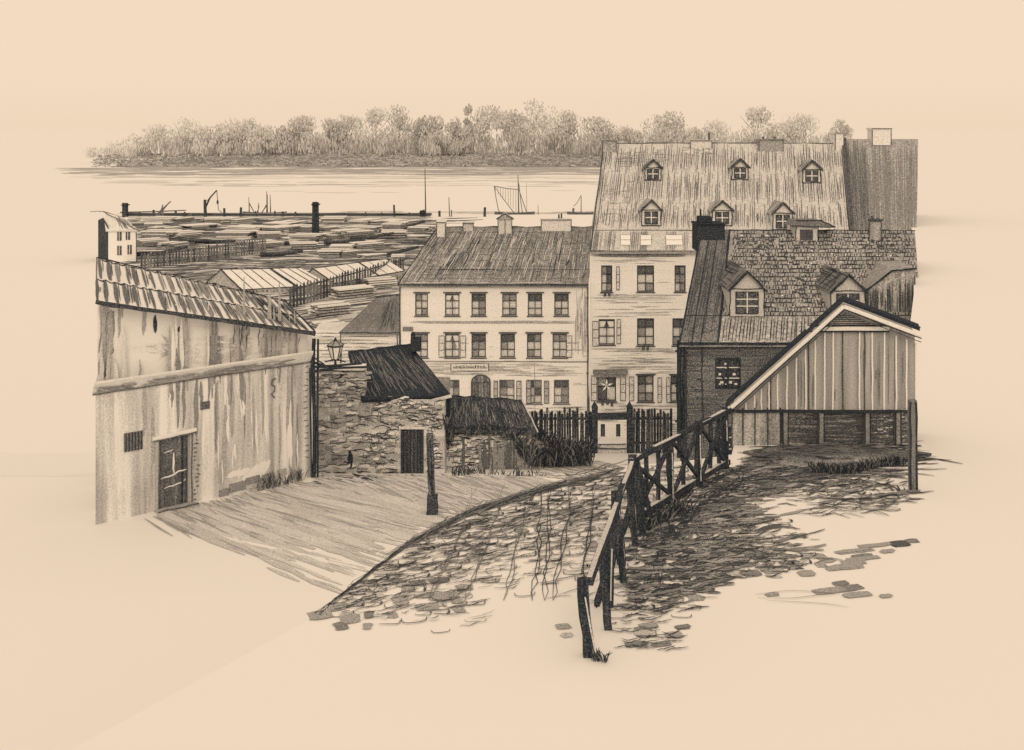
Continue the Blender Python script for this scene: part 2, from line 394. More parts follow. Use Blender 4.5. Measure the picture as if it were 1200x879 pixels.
# arched door
mb = MB(M('white_house_door', .6, D, 1.1, 'v', .25, 3)); xc = (door[0] + door[1]) / 2; rw = (door[1] - door[0]) / 2
mb.box(door[0] + .01, door[1] - .01, D + .08, D + .12, 1.0, door[3] - .005)
ring = []
for k in range(13):
    a = math.pi * k / 12; ring.append((xc + math.cos(a) * (rw + .02), D - .05, door[3] - .02 + math.sin(a) * rw * .75))
mb.prism(ring, (0, .045, 0))
mb.tube([(door[1] + .03, D - .06, 1.0), *[(p[0], D - .06, p[2]) for p in ring], (door[0] - .03, D - .06, 1.0)], .8 * e, None, INK(D, .8), 5)
for k in range(1, 6): mb.beam((door[0] + 2 * rw * k / 6, D - .07, 1.0), (door[0] + 2 * rw * k / 6, D - .07, door[3] + .2), .5 * e, .02, INK(D, .8), .01, 4)
mb.build('door', white)
# painted name board (letters not readable) and little street plate
mb = MB(M('name_board', .12, D, .6)); x0, x1, z0, z1 = X(528, D), X(573, D), Zy(435, D), Zy(425, D)
mb.box(x0, x1, D - .09, D - .02, z0, z1); q = Q((x0, D - .09, z0), (x1, D - .09, z0), (x1, D - .09, z1), (x0, D - .09, z1))
for v in (.05, .95): stroke(mb, q, (0, v), (1, v), .9 * e, INK(D, .8), .008, .01, 8)
for u in (.01, .99): stroke(mb, q, (u, 0), (u, 1), .9 * e, INK(D, .8), .008, .01)
for k in range(24):
    u = .08 + .84 * k / 23
    stroke(mb, q, (u, .32), (u + U(-.01, .02), .32 + U(.25, .42)), .9 * e, INK(D, .75), .01, .01, 3)
    if k % 2: stroke(mb, q, (u, U(.35, .65)), (u + .03, U(.35, .65)), .7 * e, INK(D, .7), .01, .01, 3)
mb.build('name_board', white)
mb = MB(M('street_plate', .6, D, .6)); mb.box(X(472, D), X(484, D), D - .06, D - .02, Zy(388, D), Zy(383, D)); mb.build('street_plate', white)
# roof
DR = 78.0; er = DR / F
zr = Zy(266, DR)
ea, eb = V((xl - .12, D - .35, ze + .02)), V((xr - .02, D - .35, ze + .02)); ra, rb = P(513, 266, DR), V((xr + .75, DR, zr))
ba, bb_ = V((xl - .12, D + 12.3, ze + .02)), V((xr - .02, D + 12.3, ze + .02))
mr = M('white_house_roof', .50, D, 1.2, 'v', .10, 5, .05)
q = Q(ea, eb, rb, ra)
mb = slab_roof(q, .16, mr); mb.face([ea, ra, ba]); mb.face([ba, ra, rb, bb_]); mb.face([eb, bb_, rb])
dk, lt = INK(D, .85), M('roof_highlight', .05, D, .4)
# slanted tile seams follow the hip on the left and turn upright towards the right
for i in range(210):
    u = U(0, 1); v = U(0, .75); l = U(.12, .5); stroke(mb, q, (u, v), (u + 0.0 * l, min(1, v + l)), .75 * e, dk if U(0, 1) < .6 else gk, .015)
for i in range(120):
    u = U(0, 1); v = U(0, .8); l = U(.08, .25); stroke(mb, q, (u, v), (u, min(1, v + l)), .6 * e, lt, .012, .014)
for v in (.1, .16, .22, .30, .4, .5, .6, .7, .8, .9):
    for i in range(26):
        u = U(0, .93); stroke(mb, q, (u, v + U(-.01, .01)), (u + U(.03, .1), v + U(-.01, .01)), .5 * e, gk, .01)
for i in range(16): u = U(0, .85); stroke(mb, q, (u, .245), (u + .15, .24 + U(-.01, .01)), .8 * e, dk, .01)
for (u, v) in ((.31, .68), (.2, .3), (.43, .3), (.67, .36), (.87, .32)): 
    for k in range(4): stroke(mb, q, (u + U(-.006, .006), v), (u + U(0, .012), v + U(.05, .09)), 1.2 * e, dk, .01, .016)
for i in range(3): edge(mb, ea + V((0, -.02, U(-.02, .02))), eb + V((0, -.02, U(-.02, .02))), 1.4, D, dk, .5, 14)
edge(mb, ea, ra, 1.6, D, dk); edge(mb, ra + V((.25, -.3, -.1)), ea + V((.3, -.1, 0)), .9, D, gk); edge(mb, ra, rb, 1.3, D, dk, .7, 14)
for i in range(14): u = U(0, .9); stroke(mb, q, (u, .02), (u + U(.03, .1), .025), 1.0 * e, lt, .01, .016)
mb.build('roof', white)
chimney(white, X(513, DR), X(523, DR), DR - 1.2, DR + .2, zr - 1.6, Zy(260, DR), .08, D)
chimney(white, X(543, DR), X(555, DR), DR - .5, DR + .3, zr - .4, Zy(262, DR), .2, D)
chimney(white, X(634, DR), X(669, DR), DR - .5, DR + .3, zr - .3, Zy(258, DR), .04, D, True, pots=0)
mb = MB(M('roof_turret', .15, D, .8)); x0, x1 = X(584, DR), X(600, DR); y0 = DR - .8
mb.box(x0, x1, y0, y0 + 1, zr - .7, Zy(256, DR)); xm = (x0 + x1) / 2
mb.prism([(x0 - .12, y0 - .1, Zy(256, DR)), (x1 + .12, y0 - .1, Zy(256, DR)), (xm, y0 - .1, Zy(249, DR))], (0, 1.2, 0), M('roof_turret_cap', .35, D, .8))
edge(mb, (x0 - .12, y0 - .13, Zy(256, DR)), (xm, y0 - .13, Zy(249, DR)), 1.1, D, dk); edge(mb, (x1 + .12, y0 - .13, Zy(256, DR)), (xm, y0 - .13, Zy(249, DR)), 1.1, D, dk)
for xx in (x0, x1, x0 + .5 * (x1 - x0)): edge(mb, (xx, y0 - .02, zr - .7), (xx, y0 - .02, Zy(256, DR)), .9, D, dk)
mb.build('chimney', white)
mb = MB(INK(D, .8))
for px, a, b in ((655, 258, 251), (658, 258, 250)): mb.tube([P(px, a, DR), P(px, b, DR)], 1.3 * e, 1.0 * e, 0, 7)
mb.build('chimney_pot', white)
drain(white, 688.5, 335, 482, D, 1.6, .75)

# ------------------------------------------------------------------ tall house with the big roof
tall = thing('tall_house', (X(760, D), D, 1.4), 'tall pale town house with shuttered windows and a huge steep roof carrying six dormers', 'house')
xl, xr = X(690.5, D) + .03, 20.3; ze = Zy(296, D)
TW = [(711, 311, 342, 13, 1), (756.5, 311, 342, 20, 1), (797, 311, 342, 13, 1), (711, 374, 404, 19, 2), (756.5, 373, 405, 20, 2), (797, 373, 405, 18, 2), (711, 436, 470, 22, 3), (756.5, 440, 471, 19, 3), (793, 440, 471, 14, 3)]
holes = [(X(px - w / 2, D), X(px + w / 2, D), Zy(b, D), Zy(t, D)) for px, t, b, w, r in TW] + [(X(704, D), X(709, D), Zy(516, D), Zy(497, D)), (X(722, D), X(727, D), Zy(516, D), Zy(497, D))]
mb = MB(M('tall_house_plaster', .02, D, .5, 'h', .04, 5))
wall_front(mb, xl, xr, 1.0, ze, D, holes)
mb.face([(xl, D, 1), (xl, D, ze), (xl + 1.15, D + 16, ze), (xl + 1.15, D + 16, 1)]); mb.face([(xl + 1.15, D + 16, 1), (xl + 1.15, D + 16, ze), (xr, D + 16, ze), (xr, D + 16, 1)]); mb.face([(xr, D, 1), (xr, D + 16, 1), (xr, D + 16, ze), (xr, D, ze)])
xv = X(806, D)
qw = Q((xl, D, 1), (xv, D, 1), (xv, D, ze), (xl, D, ze))
vrow = lambda py: (Zy(py, D) - 1) / (ze - 1)
uh = [((h[0] - xl) / (xv - xl) - .01, (h[1] - xl) / (xv - xl) + .01, (h[2] - 1) / (ze - 1) - .01, (h[3] - 1) / (ze - 1) + .01) for h in holes]
hatch(mb, qw, 300, .6 * e, gl, 'h', (.08, .4), (0, 1, 0, 1), .012, uh)
hatch(mb, qw, 150, .6 * e, gk, 'h', (.1, .4), (0, 1, vrow(520), vrow(420)), .012, uh)
hatch(mb, qw, 70, .8 * e, gk, 'h', (.2, .6), (0, 1, vrow(301), vrow(296)), .01)
for y in (346, 349, 409, 412, 430): hatch(mb, qw, 7, .6 * e, gl, 'h', (.2, .5), (0, 1, vrow(y + .5), vrow(y - .5)), .01)
mb.build('wall', tall)
for px, t, b, w, r in TW:
    big = (r == 3 and px == 711)
    window(tall, X(px, D), Zy(b, D), w * e, (b - t) * e, D + .05, D, 2, 2 if big else 3, .6 if not big else .75, (r == 2 and px == 711), True, r == 3, frame_t=.88)
for px in (707, 725): 
    pass
for px, y in ((706.5, 0), (724.5, 0)):
    window(tall, X(px, D), Zy(516, D), 5 * e, 19 * e, D + .05, D, 1, 1, .9, False, False, frame_t=.95)
for px, t, b, w in ((698, 376, 406, 8), (725, 374, 403, 5), (724, 312, 340, 4), (696, 440, 470, 7), (730, 440, 470, 7), (773, 442, 472, 5), (783, 442, 472, 5), (740, 441, 470, 6)):
    shutter(tall, X(px, D), Zy(b, D), w * e, (b - t) * e, D, D, .18)
mb = MB(M('shop_hood', .6, D, .9)); mb.box(X(695, D), X(735, D), D - .5, D - .003, Zy(437, D), Zy(433, D))
mb.box(X(697, D), X(733, D), D - .25, D - .003, Zy(441, D), Zy(437.05, D), M('shop_hood_frieze', .45, D, 1.0)); mb.build('window_hood', tall)
def iris(mb, x, z, y, s):
    for k in range(5):
        a = math.pi / 2 + k * 2 * math.pi / 5
        mb.face([(x, y, z), (x + math.cos(a - .3) * s * .5, y, z + math.sin(a - .3) * s * .5), (x + math.cos(a) * s, y, z + math.sin(a) * s), (x + math.cos(a + .3) * s * .5, y, z + math.sin(a + .3) * s * .5)])
mb = MB(M('pale_window_plant', .0, D, .3)); iris(mb, X(711, D), Zy(452, D), D + .035, 8 * e); mb.build('window_plant', tall)
mb = MB(INK(D, .8))
for px, py in ((706, 471), (712, 470), (717, 472), (754, 406), (759, 406), (709, 343), (714, 343)): mb.tube([P(px, py + 4, D - .2), P(px, py, D - .2), P(px + 1, py - 3, D - .2)], 1.6 * e, .8 * e, 0, 6)
mb.build('flower_pots', tall)
# roof planes
DR = 80.0; er = DR / F
yb = D + 16
ea, eb = V((xl, D - .4, Zy(294.5, D - .4))), V((xr, D - .4, Zy(294.5, D - .4))); ra, rb = P(708, 168, DR), V((xr + 1.7, DR, Zy(168, DR)))
eb = V((xr, D - .4, ea.z)); mr = M('tall_house_roof', .19, DR, .6, 'v', .06, 3)
qt = Q(ea, eb, rb, ra); mb = slab_roof(qt, .2, mr)
ba, bb_ = V((xl + 1.15, yb, ea.z)), V((xr, yb, ea.z)); mb.face([ea, ra, ba]); mb.face([ba, ra, rb, bb_]); mb.face([eb, bb_, rb])
dk2 = INK(D, .72)
def vv(py, px=800):
    p = qt.hit(px, py); return (p.z - ea.z) / (ra.z - ea.z)
vb = vv(270)
n = 128
for i in range(n):
    u = (i + U(-.25, .25)) / n
    for (v0, v1) in ((vb, .42), (.40, .72), (.70, .99)):
        a = v0 + U(0, .08); b = v1 - U(-.03, .12)
        if U(0, 1) < .9: stroke(mb, qt, (max(0, u), a), (max(0, u), min(1, b)), U(.6, 1.25) * e, dk2 if U(0, 1) < .7 else gk, .02, .014, 6)
for i in range(150): u = U(.1, 1); v = U(vb, .85); stroke(mb, qt, (u, v), (u, v + U(.04, .14)), U(.5, .9) * e, gk, .015)
for i in range(35):
    v = U(vb, .9); u = U(.02, .11); stroke(mb, qt, (u, v), (u + U(.02, .06), v + U(-.005, .005)), .6 * e, gk, .012)
for i in range(30): u = U(.05, .45); v = U(.8, .97); stroke(mb, qt, (u, v), (u + U(.02, .06), v + U(-.02, .02)), .6 * e, gk, .012)
for i in range(80):                                     # pale lower strip with groups of seams
    u = R.choice((.02, .06, .07, .16, .17, .2, .3, .31, .36)) + U(-.012, .02); stroke(mb, qt, (u, .005), (u, vb - .01), .7 * e, gk, .015)
for i in range(3): stroke(mb, qt, (0, vb), (.62, vb + U(-.004, .004)), 1.0 * e, dk2, .02, .016, 16)
for i in range(4): edge(mb, ea + V((0, -.02, U(-.04, .04))), eb + V((0, -.02, U(-.04, .04))), 1.3, D, gk if i else dk2, .4, 20)
edge(mb, ra, rb, 1.3, DR, dk2, .6, 20); edge(mb, ea, ra, 1.7, D, INK(D, .85)); edge(mb, ea + V((.22, -.05, 0)), ra + V((.2, -.05, 0)), 1.0, D, gk)
mb.build('roof', tall)
for px, w in ((733, 12), (757, 13), (790, 20)):         # skylights in the lower strip
    p = qt.hit(px, 288); q_ = qt.hit(px, 276); hw = w / 2 * e; off = qt.n * .05
    mb = MB(M('skylight', -.02, D, .2)); a = [p + V((-hw, 0, 0)), p + V((hw, 0, 0)), q_ + V((hw, 0, 0)), q_ + V((-hw, 0, 0))]
    mb.prism(a, off); q = Q(*[v + off for v in a])
    for t_ in ((0, 0, 1, 0), (0, 1, 1, 1), (0, 0, 0, 1), (1, 0, 1, 1), (0, .5, 1, .5)): stroke(mb, q, t_[:2], t_[2:], .7 * e, gk, .01, .01)
    mb.build('skylight', tall)
def dormer(parent, q, px, base, apex, w, d, tone=.06, roof_t=.35, ink=.85, rows=2):
    """small gabled dormer standing out of the sloping roof q"""
    p = q.hit(px, base); dd = p.y; e = dd / F; hw = w / 2 * e; h = (base - apex) * e; wall_h = h * .62; ik = INK(d, ink)
    y0 = p.y - .05; back = p.y + h / max(.3, (q.d.z - q.a.z) / (q.d.y - q.a.y)) + .6
    o = MB(M('dormer_wall_%d_%d' % (d, round(tone * 100)), tone, d, .7))
    o.prism([(p.x - hw, y0, p.z - .1), (p.x + hw, y0, p.z - .1), (p.x + hw, y0, p.z + wall_h), (p.x, y0, p.z + h * .98), (p.x - hw, y0, p.z + wall_h)], (0, back - y0, 0))
    for s in (-1, 1): edge(o, (p.x + s * hw, y0 - .02, p.z - .1), (p.x + s * hw, y0 - .02, p.z + wall_h), 1.1, dd, ik)
    edge(o, (p.x - hw, y0 - .02, p.z), (p.x + hw, y0 - .02, p.z), 1.2, dd, ik)
    edge(o, (p.x - hw, y0 - .02, p.z + wall_h), (p.x + hw, y0 - .02, p.z + wall_h), .9, dd, ik)
    ob = o.build('dormer', parent)
    r = MB(M('dormer_roof_%d_%d' % (d, round(roof_t * 100)), roof_t, d, 1.0)); oh = 2.2 * e
    for s in (-1, 1):
        a = V((p.x + s * (hw + oh), y0 - .18, p.z + wall_h - .1)); b = V((p.x, y0 - .18, p.z + h)); L_ = V((0, back - y0 + .2, 0))
        r.prism([a, b, b + V((0, 0, 1.3 * e)), a + V((0, 0, 1.3 * e))], L_)
        up_ = V((0, 0, 1.3 * e)); qq = Q(a + up_, a + up_ + L_, b + up_ + L_, b + up_); hatch(r, qq, 26 if d < 60 else 8, 1.1 * e, ik, 'v', (.4, .95), (0, 1, 0, 1), .02); hatch(r, qq, 16 if d < 60 else 0, .9 * e, ik, 'h', (.2, .6), (0, 1, 0, 1), .02)
        edge(r, a + V((0, -.02, 0)), b + V((0, -.02, 0)), 1.2, dd, ik); edge(r, a + V((0, -.02, 1.6 * e)), b + V((0, -.02, 1.6 * e)), 1.0, dd, ik)
    r.build('dormer_roof', ob)
    g = MB(M('dormer_glass_%d' % d, .78, d, 1.0)); ww = hw * .62; z0, z1 = p.z + .14 * wall_h, p.z + wall_h * .88
    g.box(p.x - ww, p.x + ww, y0 - .03, y0 - .005, z0, z1)
    pl = M('dormer_bar_%d' % d, .05, d, .4); mw = .55 * e
    g.box(p.x - mw, p.x + mw, y0 - .06, y0 - .031, z0, z1, pl)
    for k in range(1, rows): c = z0 + (z1 - z0) * k / rows; g.box(p.x - ww, p.x + ww, y0 - .055, y0 - .032, c - mw, c + mw, pl)
    for s in (-1, 1): g.box(p.x + s * (ww + mw) - mw, p.x + s * (ww + mw) + mw, y0 - .05, y0 - .006, z0 - mw, z1 + mw, ik)
    g.box(p.x - ww, p.x + ww, y0 - .05, y0 - .006, z1, z1 + mw, ik); g.box(p.x - ww - mw, p.x + ww + mw, y0 - .05, y0 - .006, z0 - 2 * mw, z0, ik)
    g.build('window', ob)
    return ob
for px, b, a, w in ((765, 211, 188, 19), (867, 210, 187, 19), (951, 214, 189, 21), (763, 264, 235, 22), (846, 264, 236, 23), (917, 269, 238, 23)): dormer(tall, qt, px, b, a, w, 78)
chimney(tall, X(705, DR), X(721, DR), DR - .8, DR + .4, Zy(182, DR), Zy(166, DR), .38, DR, True, dk=.7)
chimney(tall, X(808, DR), X(833, DR), DR - .4, DR + .4, Zy(174, DR), Zy(166, DR), .1, DR, True, pots=0, dk=.7)
chimney(tall, X(887, DR), X(915, DR), DR - .7, DR + .5, Zy(178, DR), Zy(165, DR), .4, DR, True, pots=2, dk=.7)
mb = MB(INK(DR, .85)); mb.tube([P(831, 168, DR), P(831, 155, DR)], 1.3 * e, 1.0 * e, 0, 7); mb.build('chimney_pot', tall)
chimney(tall, X(976, DR), X(986, DR), DR - .6, DR + .6, Zy(178, DR), Zy(157, DR), .05, DR, True, dk=.7)
# neighbouring plain grey roof
nb = thing('grey_roofed_house', (24, D, 1.4), 'tall house with a plain dark grey roof, right of the big roof with dormers', 'house')
x0, x1 = 20.4, X(1072, D); mb = MB(M('neighbour_plaster', .3, D, .9)); mb.prism([(x0, D, 1), (x1, D, 1), (x1 + 4, D + 14, 1), (x0, D + 16, 1)], (0, 0, ze - 1)); mb.build('wall', nb)
a, b, c, d_ = V((x0, D - .3, ea.z + .02)), V((x1, D - .3, ea.z + .02)), P(1076, 163, DR), V((xr + 1.75, DR, Zy(163, DR)))
qn = Q(a, b, c, d_); mb = slab_roof(qn, .2, M('neighbour_roof', .40, DR, .9, 'v', .08, 3))
hatch(mb, qn, 240, .7 * e, gk, 'v', (.2, .7), (0, 1, 0, 1), .015); hatch(mb, qn, 120, .6 * e, INK(D, .7), 'v', (.2, .7), (0, .3, 0, 1), .015)
mb.face([(x0, D + 16, a.z), d_, c, (x1 + 4, D + 14, a.z)]); mb.face([b, (x1 + 4, D + 14, a.z), c])
for k in range(5): edge(mb, a.lerp(b, .01 + k * .012) + V((0, -.04, .05)), d_.lerp(c, .01 + k * .012) + V((0, -.04, .05)), 1.2, DR, INK(DR, .75))
mb.build('roof', nb)
chimney(nb, X(1019, DR), X(1041, DR), DR - .6, DR + .5, Zy(170, DR), Zy(152, DR), .0, DR, True, dk=.75)

# ------------------------------------------------------------------ dark brick house with tiled mansard roof
D3 = 45.0; e = D3 / F
brick = thing('brick_house', (X(860, D3), D3, 6), 'dark brick house with chequered tiled roof, two gabled dormers and black chimney', 'house')
SK = V((2.05, 7, 0)) / 7
zb, ze = 5.5, Zy(400, D3); xl, xr = X(797, D3), X(1074, D3)
hw_ = (X(838, D3), X(868, D3), Zy(456, D3), Zy(419, D3)); hw2 = (X(838, D3), X(868, D3), Zy(540, D3), Zy(500, D3))
mb = MB(M('dark_brick', .70, D3, 1.3, 'h', .12, 3, .06))
wall_front(mb, xl, xr, zb, ze, D3, [hw_, hw2])
bl, br_ = V((xl, D3, 0)) + SK * 14, V((xr, D3, 0)) + SK * 14
for (p, q_) in (((xl, D3), (bl.x, bl.y)), ((bl.x, bl.y), (br_.x, br_.y)), ((br_.x, br_.y), (xr, D3))):
    mb.face([(p[0], p[1], zb), (q_[0], q_[1], zb), (q_[0], q_[1], ze), (p[0], p[1], ze)])
qw = Q((xl, D3, zb), (xr, D3, zb), (xr, D3, ze), (xl, D3, ze))
uh = [((h[0] - xl) / (xr - xl) - .005, (h[1] - xl) / (xr - xl) + .005, (h[2] - zb) / (ze - zb) - .01, (h[3] - zb) / (ze - zb) + .01) for h in (hw_, hw2)]
ik3 = INK(D3, .95); ik3m = INK(D3, .8)
for k in range(56):
    v = .3 + .69 * k / 56
    for j in range(12):
        u = U(0, .9)
        if any(h[0] - .1 < u < h[1] and h[2] < v < h[3] for h in uh): continue
        stroke(mb, qw, (u, v), (u + U(.02, .09), v + U(-.002, .002)), .7 * e, ik3m, .006, .01)
for i in range(40): u = U(.0, .5); v = U(.4, .95); stroke(mb, qw, (u, v), (u + U(.008, .02), v + U(-.008, .008)), 1.5 * e, ik3, .006)
hatch(mb, qw, 26, 1.0 * e, ik3, 'v', (.2, .5), (.0, .03, .3, 1), .01); hatch(mb, qw, 14, .8 * e, ik3, 'v', (.1, .3), (.09, .10, .4, 1), .01)
for k in range(6): hatch(mb, qw, 12, 1.0 * e, ik3, 'h', (.1, .4), (0, 1, .965, 1), .01)
mb.build('wall', brick)
def brick_window(h):
    x0, x1, z0, z1 = h
    o = MB(M('brick_window_frame', .92, D3, .6)); y = D3 + .04; xm = (x0 + x1) / 2; bw = 1.4 * e
    for a, b in ((x0, x0 + bw), (x1 - bw, x1), (xm - bw * .8, xm + bw * .8)): o.box(a, b, y - .06, y + .06, z0, z1)
    for z in (z0, z1 - bw): o.box(x0 + bw, x1 - bw, y - .05, y + .05, z, z + bw)
    for z in (z0 + (z1 - z0) * .34, z0 + (z1 - z0) * .68): o.box(x0 + bw, x1 - bw, y - .04, y + .04, z - .5 * e, z + .5 * e, M('brick_window_bar', .12, D3, .6))
    w = o.build('window', brick)
    g = MB(M('brick_glass', .86, D3, .9)); g.face([(x0, y + .07, z0), (x1, y + .07, z0), (x1, y + .07, z1), (x0, y + .07, z1)])
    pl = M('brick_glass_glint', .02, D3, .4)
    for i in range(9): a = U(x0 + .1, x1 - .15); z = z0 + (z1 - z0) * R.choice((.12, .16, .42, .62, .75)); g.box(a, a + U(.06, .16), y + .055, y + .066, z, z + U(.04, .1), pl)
    g.build('pane', w)
brick_window(hw_); brick_window(hw2)
DR = 52.0; er = DR / F
ea, eb = V((xl - .06, D3 - .35, ze)), V((xr + .15, D3 - .35, ze)); ra, rb = P(822, 270, DR), P(1072, 272, DR)
rb.z = ra.z
qb = Q(ea, eb, rb, ra)
mb = slab_roof(qb, .18, M('brick_house_roof', .40, D3, 1.2, None, 0, 8, .08, 50))
bk1, bk2 = V((bl.x - .06, bl.y, ze)), V((br_.x, br_.y, ze)); mb.face([ea, ra, bk1]); mb.face([bk1, ra, rb, bk2]); mb.face([eb, bk2, rb])
vm = (qb.hit(900, 371).z - ea.z) / (ra.z - ea.z)
us = .155                                             # left metal strip
mtl = M('roof_sheet_metal', .62, D3, 1.1, 'v', .1, 4)
mb.prism([qb.pt(0, 0, .004), qb.pt(us, 0, .004), qb.pt(us * .82, 1, .004), qb.pt(0, 1, .004)], qb.n * .03, mtl)
mb.prism([qb.pt(us + .002, 0, .004), qb.pt(1, 0, .004), qb.pt(1, vm, .004), qb.pt(us + .002, vm, .004)], qb.n * .03, M('roof_band_metal', .36, D3, 1.1, 'v', .2, 5))
for i in range(70): u = U(.005, us - .02); v = U(0, .6); stroke(mb, qb, (u, v), (u, v + U(.2, .4)), .8 * e, ik3m, .012, .04)
for i in range(60): u = U(.005, us - .05); v = U(.0, 1); stroke(mb, qb, (u, v), (u + U(.02, .04), v + .005), .6 * e, ik3m, .012, .04)
for u0, u1, w_ in ((0, 0, 3), (us, us * .84, 3), (us * .55, us * .5, 1.2), (us * .3, us * .25, 1.0)):
    for k in range(3): stroke(mb, qb, (u0 + U(0, .004), 0), (u1 + U(0, .004), 1), w_ * .6 * e, ik3, .02, .045, 10, 0, .9)
for i in range(60): u = us + (1 - us) * (i + U(-.3, .3)) / 60; stroke(mb, qb, (u, 0.01), (u, vm - .01), U(.7, 1.6) * e, ik3m if i % 3 else ik3, .012, .042)
for k in range(3): stroke(mb, qb, (0, vm + U(-.005, .005)), (us, vm), 1.0 * e, ik3, .01, .045, 6); stroke(mb, qb, (us, vm + U(-.004, .004)), (1, vm), 1.2 * e, ik3, .02, .045, 20)
NR, NC = 21, 62                                        # courses of tiles
for r in range(NR):
    v = vm + (1 - vm) * r / NR
    for k in range(46):
        u = U(us, .97); stroke(mb, qb, (u, v + U(-.004, .004)), (min(1, u + U(.015, .05)), v + U(-.004, .004)), U(.8, 1.7) * e, ik3 if U(0, 1) < .6 else ik3m, .02, .02, 3, U(-.02, .02))
    for k in range(NC):
        u = us + (1 - us) * (k + (.5 if r % 2 else 0) + U(-.2, .2)) / NC
        if U(0, 1) < .82 and us * .9 < u < 1: stroke(mb, qb, (u, v), (u + U(-.003, .003), min(1, v + (1 - vm) / NR * U(.7, 1.1))), U(.7, 1.7) * e, ik3 if U(0, 1) < .5 else ik3m, .012, .02, 2)
for i in range(150):                                   # darker tiles, in drifts
    uu, v_ = R.choice(((.25, .9), (.32, .75), (.3, .9), (.45, .8), (.47, .55), (.5, .4), (.62, .5), (.8, .85), (.9, .9))); u = uu + R.gauss(0, .035); v = v_ + R.gauss(0, .08)
    if us < u < .98 and vm < v < .97: stroke(mb, qb, (u, v), (u + .014, v), 3.6 * e, ik3m, .004, .017, 2, 0, 1)
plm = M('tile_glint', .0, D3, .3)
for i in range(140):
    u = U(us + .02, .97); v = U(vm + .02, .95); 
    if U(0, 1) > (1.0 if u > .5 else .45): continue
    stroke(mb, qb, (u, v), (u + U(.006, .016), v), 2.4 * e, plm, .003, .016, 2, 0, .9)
for i in range(4): edge(mb, ea + V((0, -.03, U(-.06, .02))), eb + V((0, -.03, U(-.06, .02))), 1.6, D3, ik3, .5, 20)
edge(mb, ra, rb, 1.5, DR, ik3, .7, 20)
mb.build('roof', brick)
def big_dormer(px, base, apex, w):
    d = dormer(brick, qb, px, base, apex, w, D3, .2, .6, .95, 3); return d
big_dormer(875, 371, 318, 40); big_dormer(993, 371, 322, 40)
ck = Zy(276, DR)
chimney(brick, X(813, DR), X(845, DR), DR - .8, DR + .5, ck - .6, Zy(262, DR), .93, D3, True, dk=.97)
mb = MB(INK(D3, .95)); mb.box(X(817, DR), X(832, DR), DR - .5, DR + .2, Zy(259.8, DR), Zy(253, DR)); mb.tube([P(821, 256, DR), P(821, 245, DR)], 1.6 * e, 1.2 * e, 0, 7); mb.build('chimney_pot', brick)
mb = MB(M('round_chimney', .35, D3, 1.0)); mb.tube([P(1026, 284, DR - .5), P(1026, 259, DR - .5)], 8 * er, 7 * er, 0, 12); mb.tube([P(1026, 259, DR - .5), P(1026, 257, DR - .5)], 9 * er, 9 * er, ik3m, 12)
for s in (-7.6, 7.2): edge(mb, P(1026 + s, 284, DR - .8), P(1026 + s * .93, 259, DR - .8), 1.2, DR, ik3m)
mb.tube([P(1022, 257, DR - .5), P(1022, 253, DR - .5)], 2 * er, 1.5 * er, ik3m, 6); mb.tube([P(1029, 257, DR - .5), P(1029, 255, DR - .5)], 2 * er, 1.5 * er, ik3m, 6); mb.build('chimney', brick)
# low roof hatch on the ridge
p = qb.hit(945, 281); mb = MB(M('roof_hatch', .15, D3, .8)); mb.box(p.x - .5, p.x + .45, p.y - .1, p.y + 1.4, p.z - .1, p.z + .62)
mb.prism([(p.x - .75, p.y - .2, p.z + .62), (p.x + 1.2, p.y - .2, p.z + .55), (p.x + .55, p.y - .2, p.z + .85), (p.x - .5, p.y - .2, p.z + .85)], (0, 1.1, 0), M('roof_hatch_cover', .6, D3, .9))
mb.box(p.x - .3, p.x + .25, p.y - .13, p.y - .105, p.z, p.z + .45, M('roof_hatch_opening', .8, D3, .8))
for a, b in (((-.5, 0), (-.5, .62)), ((.45, 0), (.45, .62)), ((-.75, .62), (1.2, .55)), ((-.5, .85), (.6, .85)), ((.55, .85), (1.2, .57))): edge(mb, (p.x + a[0], p.y - .22, p.z + a[1]), (p.x + b[0], p.y - .22, p.z + b[1]), 1.1, D3, ik3)
mb.build('roof_hatch', brick)
drain(brick, 795, 398, 535, D3, 5, .97); drain(brick, 803, 402, 535, D3, 2.5, .9)
# planked stair head at the right of the roof
st = MB(M('stair_head_planks', .42, D3, 1.0, 'v', .15, 4)); d = 46.5
a = [P(1018, 340, d), P(1046, 317, d), P(1073, 316, d), P(1073, 372, d), P(1018, 372, d)]
st.prism(a[::-1], (0.4, 3.2, 0)); qs = Q(P(1018, 372, d - .01), P(1073, 372, d - .01), P(1073, 318, d - .01), P(1018, 338, d - .01))
hatch(st, qs, 34, 1.3 * e, ik3m, 'v', (.4, .95), (.02, .98, .02, .98), .01)
for k in range(2): edge(st, P(1010, 345, d - .1), P(1046, 317, d - .1), 1.6, D3, ik3); edge(st, P(1046, 317, d - .1), P(1074, 315, d - .1), 1.6, D3, ik3)
st.build('stair_head', brick)

